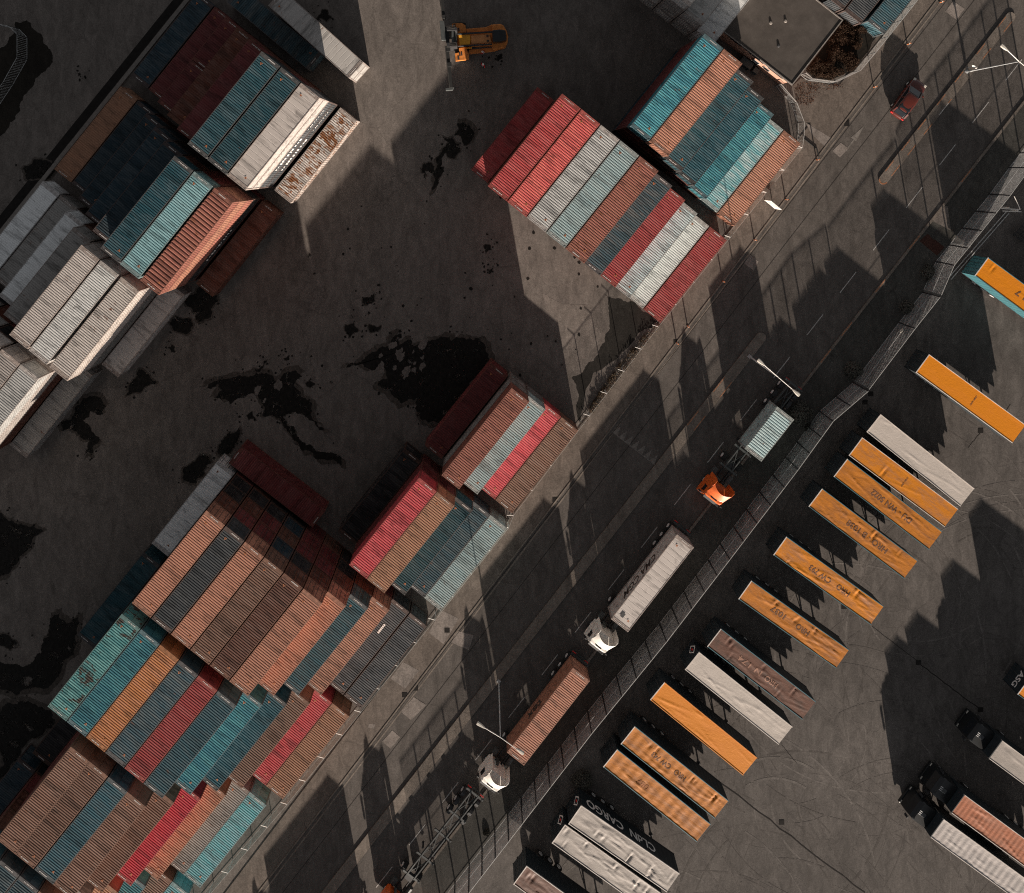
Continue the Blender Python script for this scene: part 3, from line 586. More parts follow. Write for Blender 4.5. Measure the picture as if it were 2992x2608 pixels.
def skeletal(t, x0, x1, gooseneck=True, mat=None):
    """skeletal container chassis from rear x0 to front x1 (heading +x)"""
    mat = mat or M['grey']
    c = MB()
    for sy in (-1, 1): c.box(((x0 + x1) / 2, sy * .5, 1.12), (x1 - x0, .13, .34 if True else .2))
    L = x1 - x0
    for f in (.0, .27, .5, .78, 1.0):
        x = x0 + .15 + (L - .3) * f; c.box((x, 0, 1.2), (.22, 2.42, .14))
        for sy in (-1, 1): c.box((x, sy * 1.15, 1.29), (.2, .16, .06))
    for a, b in ((.02, .25), (.29, .48), (.52, .76), (.8, .98)):
        xa, xb = x0 + L * a, x0 + L * b; c.bar((xa, -.45, 1.18), (xb, .45, 1.18), .07, .05); c.bar((xa, .45, 1.16), (xb, -.45, 1.16), .07, .05)
    c.build('chassis_frame', mat, t)
    for k in range(3):
        for sy in (-1, 1): wheel(t, x0 + 1.0 + 1.31 * k, sy * 1.02, .5, .4)
    for sy in (-1, 1):
        for k in range(3):
            f = MB(); n = 7; cx = x0 + 1.0 + 1.31 * k
            pr = [(cx + .58 * math.cos(PI * i / (n - 1)), sy * .82, .55 + .55 * math.sin(PI * i / (n - 1))) for i in range(n)]
            f.loft([pr, [(p[0], sy * 1.24, p[2]) for p in pr]], cap=False, closed=False); f.build('mudguard', M['dark'], t)
        l = MB(); l.box((x0 + L * .72, sy * .85, .65), (.16, .16, .8)); l.box((x0 + L * .72, sy * .85, .22), (.3, .3, .05)); l.build('landing_leg', M['dark'], t)
        r = MB(); r.box((x0 - .03, sy * .9, .95), (.06, .5, .16)); r.build('rear_light', M['redp'], t)
    u = MB(); u.box((x0 + .05, 0, .6), (.1, 2.3, .16)); u.build('underrun_bar', mat, t)
AT = B_ + PI         # the queue heads down the road
TL = 44.2
def truck(name, label, s_front, mat, s_rear, deflector=True, tl=TL):
    t = thing(name, label, 'truck', S(s_front, tl), AT, 'container trucks queued on the road'); tractor(t, mat, 0, deflector); return t
t1 = truck('container_truck', 'truck with bright orange cab carrying a short grey container', -14.6, M['cabor'], 2); skeletal(t1, -16.7, -4.0)
container('shipping_container', 'short pale blue-grey rusted container riding on the orange-cab truck', None, S(-4.2, TL + .05, 1.32), B_, '20c', PAL['pwhite'], 1, 'code')
t2 = truck('container_truck', 'white-cab truck carrying a long smooth white refrigerated container', -36.1, M['cabwh'], 0); skeletal(t2, -17.0, -4.6)
rc = container('shipping_container', 'smooth white refrigerated container with black CMA CGM lettering on a truck', None, S(-25.7, TL, 1.32), B_, 'reefer', PAL['white'], 1)
t3 = truck('container_truck', 'white-cab truck carrying a long rust-orange container under the street lamp', -56.3, M['cabwh'], 0); skeletal(t3, -17.8, -5.2)
oc = container('shipping_container', 'rust-orange container with black logo on its side riding on a truck', None, S(-44.9, TL, 1.32), B_, '40', PAL['orange'], 1)
t4 = truck('container_truck', 'empty skeletal container truck with orange cab cut by the lower photo edge', -75.6, M['cabor'], 0); skeletal(t4, -17.2, -4.8)
t5 = truck('container_truck', 'truck waiting beyond the lower photo edge', -97.0, M['cabwh'], 0); skeletal(t5, -17.6, -5.0)
container('shipping_container', 'maroon container on the truck beyond the lower photo edge', None, S(-86.3, TL, 1.32), B_, '40', PAL['maroon'], 1, False)
wall_text(rc, 'CMA CGM', 1.5, M['letter'], (-.4, 1.178, 1.35), (PI / 2, 0, PI), 6.0, .3)
m = MB(); n = 12
for off, sg in ((0, 1), (.0, -1)):
    a = [(1.6 - 4.2 * i / n, 0, 1.35 + sg * (.62 + .16 * math.sin(PI * i / n))) for i in range(n + 1)]; b = [(p[0], 0, p[2] + sg * .07 * math.sin(PI * i / n)) for i, p in enumerate(a)]
    m.loft([a, b], cap=False, closed=False)
o = m.build('lettering', M['letter'], rc); o.location = (0, 1.179, 0)
m = MB(); m.box((0, 0, 0), (.55, .42, .004)); o = m.build('marking_plate', M['dark'], rc); o.location = (-4.9, .45, HC + .004)
wall_text(oc, 'tex', 1.7, M['letter'], (-.9, 1.215, 1.3), (PI / 2, 0, PI), 2.6)

# passenger car, lofted from cross-sections
def car(t, body):
    L = 4.75
    st = [(-2.36, .55, .62, .66, .40), (-2.25, .80, .80, .88, .30), (-1.6, .90, .86, .97, .2), (-.6, .91, .88, 1.0, .18), (.5, .91, .88, .98, .18), (1.35, .90, .85, .92, .2), (2.0, .84, .78, .78, .25), (2.33, .6, .5, .60, .35)]
    m = MB(); secs = []
    for x, w, wt, zt, zb in st: secs.append([(x, -w, zb + .05), (x, -w, zb + .25), (x, -w * .99, zt - .14), (x, -wt, zt), (x, 0, zt + .035), (x, wt, zt), (x, w * .99, zt - .14), (x, w, zb + .25), (x, w, zb + .05), (x, 0, zb)])
    m.loft([q[::-1] for q in secs]); b = m.build('body', body, t, smooth=True); sb = b.modifiers.new('sub', 'SUBSURF'); sb.levels = sb.render_levels = 2
    g = MB(); secs = []
    for x, wb, wt, z0, z1 in ((-2.1, .70, .66, .92, .95), (-1.72, .78, .68, .95, 1.26), (-1.3, .80, .67, .97, 1.40), (-.6, .81, .67, .98, 1.46), (.0, .81, .67, .98, 1.46), (.5, .81, .68, .97, 1.36), (1.2, .78, .72, .92, .95)):
        secs.append([(x, -wb, z0), (x, -wt, z1 - .05), (x, -wt * .8, z1), (x, wt * .8, z1), (x, wt, z1 - .05), (x, wb, z0)])
    g.loft([q[::-1] for q in secs]); gl = g.build('glasshouse', M['glass'], t)
    r = MB(); secs = []
    for x, w, z in ((-1.66, .60, 1.285), (-1.56, .70, 1.335), (-1.2, .72, 1.42), (-.6, .725, 1.485), (.0, .725, 1.49), (.36, .71, 1.43), (.46, .6, 1.395)): secs.append([(x, -w, z - .09), (x, -w * .97, z - .035), (x, -w * .6, z), (x, w * .6, z), (x, w * .97, z - .035), (x, w, z - .09), (x, w * .9, z - .13), (x, -w * .9, z - .13)])
    r.loft([q[::-1] for q in secs]); ro = r.build('roof', body, t, smooth=True); sb = ro.modifiers.new('sub', 'SUBSURF'); sb.levels = sb.render_levels = 1
    for sy in (-1, 1):
        p = MB(); p.bar((.40, sy * .68, 1.38), (1.22, sy * .78, .93), .08); p.bar((-1.6, sy * .67, 1.30), (-2.1, sy * .72, .94), .16); p.bar((-.35, sy * .70, 1.42), (-.4, sy * .83, .95), .09); p.build('pillar', body, t)
        q = MB(); q.box((.95, sy * 1.02, .98), (.14, .2, .13)); q.build('mirror', body, t, bevel=.04)
        h = MB(); h.box((2.08, sy * .66, .70), (.3, .28, .1)); h.build('headlight', M['lampglass'], t, bevel=.04)
        h = MB(); h.box((-2.24, sy * .68, .80), (.16, .3, .12)); h.build('tail_light', M['redp'], t, bevel=.03)
        for x in (-1.42, 1.42): wheel(t, x, sy * .82, .32, .21)
cc = Q('C', 1362, 592, .75)
tc = thing('car', 'dark red hatchback driving up the empty carriageway', 'car', (cc.x, cc.y, .01), math.atan2(.8, .53) - .03)
CARP = NT('car_paint').out((.075, .013, .008), .3, .5); CARP.node_tree.nodes['Principled BSDF'].inputs['Coat Weight'].default_value = .6
car(tc, CARP); tc.scale = (1.1, 1.1, 1.12)

# ---------------------------------------------------------------- parked trailers
def tarp(name, col, dark, grain=.35):
    t = NT(name); a = t.noise(t.vec((.35, 1.1, 1)), 1.1, 7, .72, .5); b = t.noise(t.vec((1, .8, 1), (0, 0, .6)), 2.2, 8, .75); f = t.noise(t.vec(), 30, 3)
    k = t.mix(t.ramp(a, .45, .68, 0, dark[3]), col, dark[:3]); k = t.mix(t.ramp(b, .48, .75, 0, grain), k, shade(col, .55)); k = t.mul(k, f, .86, 1.14)
    wr = t.noise(t.vec((.9, 1.7, 1), (0, 0, .35)), 1.9, 7, .66, 1.2)
    return t.out(k, .6, .2, bump=wr, bs=.35, bd=.05)
TP = dict(orange=tarp('tarp_orange', (.58, .19, .004), (.6, .19, .03, .3), .12), dirty=tarp('tarp_weathered_orange', (.52, .175, .006), (.25, .13, .08, .8), .3),
          copper=tarp('tarp_copper_orange', (.44, .15, .012), (.20, .085, .035, .85), .4), brown=tarp('tarp_brown', (.125, .055, .036), (.045, .03, .024, .8), .6), grey=tarp('tarp_grey', (.36, .32, .29), (.24, .22, .2, .6), .35),
          white=tarp('tarp_offwhite', (.46, .41, .37), (.38, .34, .3, .5), .2), rust=tarp('tarp_rust', (.36, .125, .06), (.30, .14, .09, .8), .4), palegrey=tarp('tarp_pale_grey', (.42, .38, .36), (.3, .28, .27, .6), .25))
def trailer(label, corners, col, seed, folds=1.0, bows=0, dents=0, creases=0, text=None, tmat=None, side=None, rail=None, front_nw=False, wrap=True, lead=None, flat=False, L=None):
    """corners: NW-end upper/lower roof corners [and SE pair], roof at 4 m. Local +x runs from the NW end to the SE end."""
    nw = (corners[0] + corners[1]) / 2
    ax = ((corners[2] + corners[3]) / 2 - nw) if len(corners) > 2 else (corners[1] - corners[0]).cross(Vector((0, 0, 1)))
    if len(corners) <= 2 and ax.x < 0: ax = -ax
    rz = math.atan2(ax.y, ax.x) if lead is None else lead; L = L or 13.6; W = 2.55; H = 4.0
    d = Vector((math.cos(rz), math.sin(rz), 0))
    ctr = ((corners[2] + corners[3]) / 2 + nw) / 2 if len(corners) > 2 else nw + d * L / 2
    t = thing('semi_trailer', label, 'trailer', (ctr.x, ctr.y, 0), rz, 'semi trailers parked in the lot'); r = random.Random(seed)
    nx, ny = 96, 18; bumps = [(r.uniform(-L / 2, L / 2), r.uniform(-1.2, 1.2), r.uniform(.3, .9), r.uniform(.12, .4), r.uniform(-.03, .018)) for _ in range(int(26 * folds))]
    cre = []
    for _ in range(int(14 * folds) + creases):
        x0 = r.uniform(-L / 2, L / 2 - 3); y0 = r.uniform(-1.2, 1.2); a = r.uniform(-.28, .28); cre.append((x0, y0, a, r.uniform(1.5, 6), r.uniform(.018, .045)))
    pock = [(r.uniform(-L / 2 + .5, L / 2 - .5), r.choice((-1, 1)) * r.uniform(.3, .95), r.uniform(.10, .2), r.uniform(.25, .6), r.uniform(.05, .10)) for _ in range(dents)]
    def rz_(x, y):
        e = min(1, (1.24 - abs(y)) / .22, (L / 2 - abs(x)) / .25); e = max(0, e); z = 0
        if bows: z -= .026 * (.5 - .5 * math.cos(2 * PI * (x + L / 2) / (L / bows))) * (1 - (y / 1.25) ** 2 * .5)
        for bx, by, sx, sy, h in bumps:
            q = ((x - bx) / sx) ** 2 + ((y - by) / sy) ** 2
            if q < 6: z += h * math.exp(-q)
        for x0, y0, a, l, h in cre:
            u = (x - x0) * math.cos(a) + (y - y0) * math.sin(a); w = -(x - x0) * math.sin(a) + (y - y0) * math.cos(a)
            if 0 < u < l and abs(w) < .3: z += h * math.exp(-(w / .07) ** 2) * math.sin(PI * u / l)
        for px, py, sx, sy, h in pock:
            q = ((x - px) / sx) ** 2 + ((y - py) / sy) ** 2
            if q < 7: z -= h * math.exp(-q) - h * .55 * math.exp(-(((x - px + sx * 1.5) / sx) ** 2 + ((y - py) / sy) ** 2))
        return z * e
    m = MB(); vs = []
    if text: bumps = [(bx, by, sx, sy, h * .45) for bx, by, sx, sy, h in bumps]; pock = [q for q in pock if not any(abs(q[0] - s[1]) < s[4] / 2 + .3 and abs(q[1]) < .62 for s in text)]
    for i in range(nx + 1):
        for j in range(ny + 1):
            x = (-.5 + i / nx) * (L - .06); y = (-.5 + j / ny) * (W - .08); vs.append((x, y, H - .02 + (0 if flat else rz_(x, y))))
    m.add(vs, [(i * (ny + 1) + j, (i + 1) * (ny + 1) + j, (i + 1) * (ny + 1) + j + 1, i * (ny + 1) + j + 1) for i in range(nx) for j in range(ny)])
    def gz(x, y):
        u = min(max((x / (L - .06) + .5) * nx, 0), nx - .001); w = min(max((y / (W - .08) + .5) * ny, 0), ny - .001); i, j = int(u), int(w); a, b = u - i, w - j
        g = lambda p, q: vs[p * (ny + 1) + q][2]
        return (g(i, j) * (1 - a) + g(i + 1, j) * a) * (1 - b) + (g(i, j + 1) * (1 - a) + g(i + 1, j + 1) * a) * b
    roof = m.build('tarpaulin_roof', TP[col], t, smooth=not flat)
    sm = side or M['curtain']; rl = rail or M['rail']
    for sy in (-1, 1):
        q = MB(); n = 68; pr = [(-L / 2 + .05 + (L - .1) * i / n, sy * (W / 2 - .03 + .015 * math.sin(i * 1.9 + seed)), 0) for i in range(n + 1)]
        q.loft([[(p[0], p[1], 1.25) for p in pr], [(p[0], p[1], H - .1) for p in pr]], cap=False, closed=False); q.build('side_curtain', sm, t)
        q = MB(); q.box((0, sy * (W / 2 - .03), H - .04), (L, .07, .12)); q.build('roof_rail', rl, t)
        q = MB(); q.box((0, sy * (W / 2 - .05), 1.2), (L, .1, .14)); q.build('side_rail', M['dark'], t)
    dx = -1 if not front_nw else 1     # doors end
    q = MB(); q.box((-dx * (L / 2 - .03), 0, 2.6), (.06, W - .08, 2.72)); q.build('front_wall', sm, t)
    for sy in (-1, 1):
        q = MB(); q.box((dx * (L / 2 - .03), sy * .61, 2.6), (.06, 1.19, 2.72)); dd = q.build('rear_door', sm, t)
        for b in (-.25, .25):
            q = MB(); q.tube((dx * (L / 2 + .02), sy * .61 + b, 1.3), (dx * (L / 2 + .02), sy * .61 + b, 3.9), .018, n=6); q.build('locking_bar', M['barg'], dd)
    q = MB(); q.box((-L / 2 + .02, 0, H + .035), (.1, W, .05)); q.build('end_rail', M['lrail'] if not front_nw else sm, t)
    c = MB()
    for sy in (-1, 1): c.box((0, sy * .5, 1.0), (L - .2, .12, .3))
    for i in range(9): c.box((-L / 2 + .5 + i * (L - 1) / 8, 0, 1.12), (.1, W - .15, .1))
    c.build('chassis', M['dark'], t)
    for k in range(3):
        for sy in (-1, 1): wheel(t, dx * (L / 2 - 2.3 - 1.31 * k), sy * 1.02, .5, .38)
    for sy in (-1, 1):
        q = MB(); x = -dx * (L / 2 - 2.75); q.box((x, sy * .85, .62), (.14, .14, 1.1)); q.bar((x, sy * .85, .45), (x + dx * 1.0, sy * .5, 1.0), .07); q.bar((x, sy * .8, .9), (x - dx * .2, -sy * .1, 1.0), .05); q.box((x, sy * .85, .04), (.34, .3, .06)); q.build('landing_leg', M['dark'], t)
    for s_, x, y, size, fit, rot in (text or []):
        me = text_mesh(s_, size, tmat or M['rooflet'], fit)
        bm = bmesh.new(); bm.from_mesh(me); bmesh.ops.triangulate(bm, faces=bm.faces[:])
        for _ in range(5):
            e = [e for e in bm.edges if e.calc_length() > .11]
            if e: bmesh.ops.subdivide_edges(bm, edges=e, cuts=1, use_grid_fill=False); bmesh.ops.triangulate(bm, faces=[f for f in bm.faces if len(f.verts) > 3])
        cr, sr = math.cos(rot), math.sin(rot)
        for v in bm.verts:
            a, b = v.co.x * cr - v.co.y * sr + x, v.co.x * sr + v.co.y * cr + y; v.co = (a, b, gz(a, b) + .012)
        bm.to_mesh(me); bm.free(); put('lettering', me, t)
    return t
def corners(tn, *pts): return [Q(tn, *p, 4.0) for p in pts]
RD = math.radians
T = {}
T[1] = trailer('orange-roofed trailer with teal side curtains and number 631 7 on its roof', corners('z5', (1220, 1020), (1075, 1205)), 'orange', 1, .5, dents=2, text=[('631 7', -.6, .1, .95, 2.6, PI)], side=M['blue'], lead=RD(-36.4))
T[2] = trailer('clean flat orange-roofed trailer with a pale lower edge near the gate', corners('tc', (370, 130), (290, 265)), 'orange', 2, .12, text=[('OOI HRO', .4, .0, .26, 1.3, PI / 2)], rail=M['lrail'], lead=RD(-36.2))
T[3] = trailer('grey-roofed trailer with three round stains, first below the flat orange one', corners('t1', (785, 80), (635, 265), (1770, 865), (1635, 1055)), 'white', 3, .3, creases=4, rail=M['lrail'])
T[4] = trailer('dirty orange-roofed trailer tight beside the stained grey-roofed one', corners('t1', (600, 325), (465, 500), (1600, 1075), (1470, 1250)), 'dirty', 4, .25, dents=1, text=[('OOI HRO', .1, .1, .26, 1.3, PI / 2)], rail=M['lrail'])
T[5] = trailer('copper-orange trailer roof lettered DU - WN 5022', corners('t1', (455, 540), (315, 720), (1435, 1300), (1305, 1475)), 'copper', 5, 1.2, dents=3, creases=6, text=[('DU - WN 5022', .5, .05, .95, 5.6, PI)])
T[6] = trailer('copper-orange trailer roof lettered HRO - B 1038', corners('t1', (205, 840), (65, 1025), (1185, 1590), (1055, 1765)), 'copper', 6, 1.3, dents=4, creases=5, text=[('HRO - B 1038', .6, .0, .95, 5.6, PI)])
T[7] = trailer('bright orange trailer roof lettered HRO CW 793', corners('t2', (1115, 20), (985, 195)) + corners('n', (2585, 1774.5), (2546.5, 1825.5)), 'dirty', 7, 1.4, dents=4, creases=8, text=[('HRO', 2.0, .1, .9, 1.7, PI), ('CW 793', -1.2, .05, .9, 2.9, PI)])
T[8] = trailer('copper-orange trailer roof lettered HRO 1037 with a raised fold across it', corners('t2', (770, 445), (640, 615), (1745, 1135), (1615, 1310)), 'copper', 8, 1.3, dents=4, creases=7, text=[('HRO', 1.2, .1, .9, 1.7, PI), ('1037', -2.1, .1, .9, 1.9, PI)])
T[9] = trailer('brown trailer roof with pale worn HRO lettering', corners('t2', (485, 915), (345, 1085), (1415, 1640), (1275, 1790)), 'brown', 9, 1.3, dents=9, creases=4, text=[('HRO', 1.4, .0, .9, 1.7, PI), ('N 174', -1.6, .0, .9, 3.2, PI)], tmat=plain('pale_worn_lettering', (.27, .14, .095), .8))
T[10] = trailer('off-white trailer roof with one long diagonal fold beside the brown one', corners('t2', (265, 1130), (120, 1305)) + corners('n', (2320, 2127), (2279, 2178)), 'white', 10, .35, creases=5, rail=M['lrail'])
T[11] = trailer('vivid orange trailer roof with thin long seams and no lettering', corners('t3', (710, 35), (555, 215), (1710, 850), (1560, 1035)), 'orange', 11, .4, creases=5, rail=plain('orange_rail', (.6, .22, .03), .5))
T[12] = trailer('ribbed copper-orange trailer roof lettered HRO CW 743', corners('t3', (405, 500), (255, 685), (1405, 1300), (1255, 1475)), 'copper', 12, .9, bows=13, dents=7, text=[('HRO', .7, .1, .85, 1.5, PI), ('CW 743', -2.0, .1, .85, 2.6, PI)])
T[13] = trailer('ribbed copper-orange trailer roof with faint numbers and a long diagonal crease', corners('t3', (220, 740), (65, 920), (1220, 1550), (1070, 1720)), 'copper', 13, .8, bows=12, creases=3, text=[('087', -2.0, .0, .8, 1.6, PI)], tmat=M['ghost'])
T[14] = trailer('grey wrinkled trailer roof with CLdN CARGO on its dark side', corners('t6', (725, 180), (580, 390), (1830, 965), (1700, 1150)), 'grey', 14, 1.2, dents=7, creases=9, rail=M['lrail'])
wall_text(T[14], 'CLdN  CARGO', 1.55, M['wletter'], (-1.1, 1.305, 2.75), (PI / 2, 0, PI), 9.6)
T[15] = trailer('grey wrinkled trailer roof directly below the CLdN CARGO trailer', corners('t6', (570, 405), (415, 610)), 'grey', 15, 1.2, dents=6, creases=9, rail=M['lrail'], lead=RD(-35.6))
T[16] = trailer('dark brown trailer roof cut by the lower photo edge', corners('t6', (145, 855), (0, 1060)), 'brown', 16, 1.2, dents=6, creases=4, rail=M['lrail'], lead=RD(-36))
for i in (10, 14, 15):
    for sg in (1,):
        m = MB(); m.sheet([(-.55, 0), (0, -.75), (.55, 0), (0, .75)], 0); m.sheet([(-.4, 0), (0, -.55), (.4, 0), (0, .55)], .004, 1); m.sheet([(-.1, -.2), (.1, -.2), (.1, .2), (-.1, .2)], .008, 2)
        o = m.build('lettering', [M['wletter'], M['curtain'], M['redp']], T[i]); o.location = (-6.8 - .035, .62, 2.6); o.rotation_euler = (PI / 2, 0, -PI / 2)
def tractor_trailer(label, c, col, seed, lead, **kw):
    t = trailer(label, c, col, seed, front_nw=True, lead=lead, rail=M['lrail'], **kw)
    tr = thing('truck_tractor', 'black tractor unit of the ' + label.split(' trailer')[0].split(' crossed')[0] + ' trailer', 'truck', t.location, lead + PI, 'black tractor units in the lot')
    tractor(tr, M['cabbk'], 6.8 + 2.3, False, dark=True)
    m = MB(); m.box((6.8 + 1.1, 0, 2.99), (.9, .5, .07)); m.build('roof_hatch', M['glass'], tr, bevel=.03)
    m = MB()
    for k in (-.2, 0, .2): m.box((6.8 + 1.65, k, 3.0), (.3, .09, .06))
    m.build('roof_lights', M['alu'], tr)
    return t
T[17] = tractor_trailer('pale grey trailer roof crossed by a shadow at the right photo edge', corners('tr', (785, 665), (670, 795)), 'grey', 17, RD(-36.5), folds=.3)
T[18] = tractor_trailer('ribbed rust-orange trailer roof at the lower right', corners('tr', (500, 1070), (400, 1195)), 'rust', 18, RD(-36.2), folds=.5, bows=24)
T[19] = tractor_trailer('ribbed white trailer roof at the lower right corner', corners('tr', (345, 1245), (245, 1380)), 'palegrey', 19, RD(-36), folds=.5, bows=18, creases=4)
T[20] = trailer('orange-roofed trailer with ASG on its dark end at the right photo edge', corners('tr', (990, 188), (893, 325)), 'orange', 20, .4, lead=RD(-36.3))
wall_text(T[20], 'ASG', .95, M['wletter'], (-6.845, 0, 2.9), (PI / 2, 0, -PI / 2), 2.0)
# ---------------------------------------------------------------- empty container handler
hc = Q('zr', 900, 740, 1.8); HR = PI + .055
th = thing('container_handler', 'orange empty-container handler with wide black spreader parked in the yard', 'container handler', (hc.x, hc.y, 0), HR)
HI = (Matrix.Translation((hc.x, hc.y, 0)) @ Matrix.Rotation(HR, 4, 'Z')).inverted()
def hz(x, y, h): return HI @ Q('zr', x, y, h)
def hbox(name, pts, z0, z1, mat, parent=None, bevel=.04):
    m = MB(); m.prism([hz(px, py, z1) for px, py in pts], z0, z1); return m.build(name, mat, parent or th, bevel=bevel)
hbox('chassis', [(490, 620), (1180, 590), (1180, 850), (490, 870)], .8, 1.5, M['orange'])
hbox('counterweight', [(1140, 450), (1300, 440), (1350, 470), (1410, 570), (1440, 680), (1430, 790), (1390, 880), (1250, 920), (1140, 930)], .7, 1.75, M['orange'], bevel=.12)
hbox('front_fender', [(385, 440), (570, 425), (640, 470), (650, 600), (500, 615), (400, 560)], 1.5, 1.9, M['orange']); hbox('front_fender', [(440, 990), (520, 975), (515, 890), (640, 880), (705, 1000), (710, 1110), (455, 1140)], 1.5, 1.9, M['orange'])
for pts in ([(410, 450), (455, 445), (455, 515), (410, 520)], [(465, 520), (490, 520), (495, 580), (470, 585)], [(500, 515), (525, 515), (530, 575), (505, 580)], [(490, 1050), (525, 1045), (530, 1110), (495, 1115)], [(520, 975), (545, 975), (550, 1040), (525, 1040)], [(555, 970), (580, 970), (585, 1035), (560, 1035)]):
    hbox('fender_step', pts, 1.89, 1.925, M['dark'], bevel=0)
hbox('catwalk', [(640, 535), (1020, 505), (1140, 450), (1140, 575), (660, 605)], 1.1, 1.2, M['orange']); hbox('catwalk', [(700, 925), (1150, 885), (1390, 880), (1180, 960), (700, 1015)], 1.1, 1.2, M['orange'])
hbox('hood', [(510, 650), (725, 640), (735, 740), (725, 830), (530, 840)], 1.5, 2.3, M['yellow']); hbox('hood', [(745, 660), (1090, 630), (1130, 790), (750, 820)], 1.5, 2.35, plain('tan_machine_paint', (.5, .21, .075), .5)); hbox('hood', [(620, 890), (755, 870), (755, 900), (625, 915)], 1.3, 1.6, M['yellow'])
hbox('boom_rail', [(490, 615), (1150, 575), (1150, 605), (490, 645)], 2.2, 2.5, M['dark']); hbox('boom_rail', [(490, 845), (1140, 805), (1140, 835), (490, 870)], 2.2, 2.5, M['dark'])
cab = hbox('cab', [(1140, 560), (1280, 545), (1390, 560), (1410, 740), (1290, 775), (1150, 775)], 1.7, 3.3, M['cabbk'], bevel=.08); hbox('cab_window', [(1165, 570), (1275, 560), (1285, 765), (1170, 765)], 3.29, 3.32, M['glass'], cab, 0); hbox('handrail', [(1395, 560), (1402, 560), (1440, 700), (1433, 700)], 1.9, 2.0, M['orange'], bevel=0)
for px in (1040, 1050):
    m = MB(); m.box(hz(px + 10, 670 if px < 1045 else 760, 2.37), (.26, .2, .04)); m.build('vent', M['dark'], th)
for y0, y1 in ((500, 570), (790, 860)):
    hbox('mast', [(290, y0), (480, y0), (480, y1), (290, y1)], .3, 4.2, M['dark'])
mm = MB()
for z in (.6, 1.6, 2.8, 4.0): mm.bar(hz(400, 560, z), hz(400, 800, z), .22)
mm.build('mast_crossbeam', M['grey'], th)
hbox('mast_platform', [(370, 600), (465, 590), (480, 830), (390, 840)], 3.0, 3.1, M['grey'])
ch = MB()
for y, s in ((480, -.02), (505, .0), (530, .02), (800, .0), (825, .02), (850, .03), (875, -.02)): ch.bar(hz(285, y + 10, 4.15), hz(440 if y < 600 else 470, y - 8, 4.25), .05)
ch.build('lift_chain', M['barg'], th)
hbox('spreader_head', [(155, 380), (240, 385), (285, 760), (190, 745)], 3.2, 3.9, M['grey']); hbox('side_shift_frame', [(240, 500), (330, 480), (340, 800), (280, 800)], 3.0, 3.6, M['dark'])
for a, b, w in (((180, -260), (232, 330), .42), ((290, 860), (370, 1640), .42)):
    m = MB(); m.bar(hz(*a, 3.6), hz(*b, 3.6), w, .5); m.build('spreader_beam', M['black'], th, bevel=.03)
    m = MB(); pa, pb = hz(*a, 3.9), hz(*b, 3.9); m.bar(pa + Vector((.16, 0, 0)), pb + Vector((.16, 0, 0)), .05); m.build('hydraulic_pipe', M['barg'], th)
for (x0, y0, x1, y1) in ((200, 270, 260, 350), (275, 860, 350, 960), (300, 1160, 375, 1250)): hbox('spreader_sleeve', [(x0, y0), (x1, y0 - 6), (x1 + 8, y1 - 6), (x0 + 8, y1)], 3.25, 3.95, M['black'])
for pts in ([(265, 1640), (425, 1625), (400, 1680), (270, 1690)], [(95, -300), (260, -310), (265, -255), (100, -245)]): hbox('spreader_end', pts, 3.0, 3.8, M['grey'])
for x, y, r_ in ((520, 480, .8), (520, 560, .8), (570, 930, .8), (570, 1060, .8), (1230, 520, .6), (1230, 880, .6)):
    p = hz(x, y, .8); wheel(th, p.x, p.y, r_, .55)
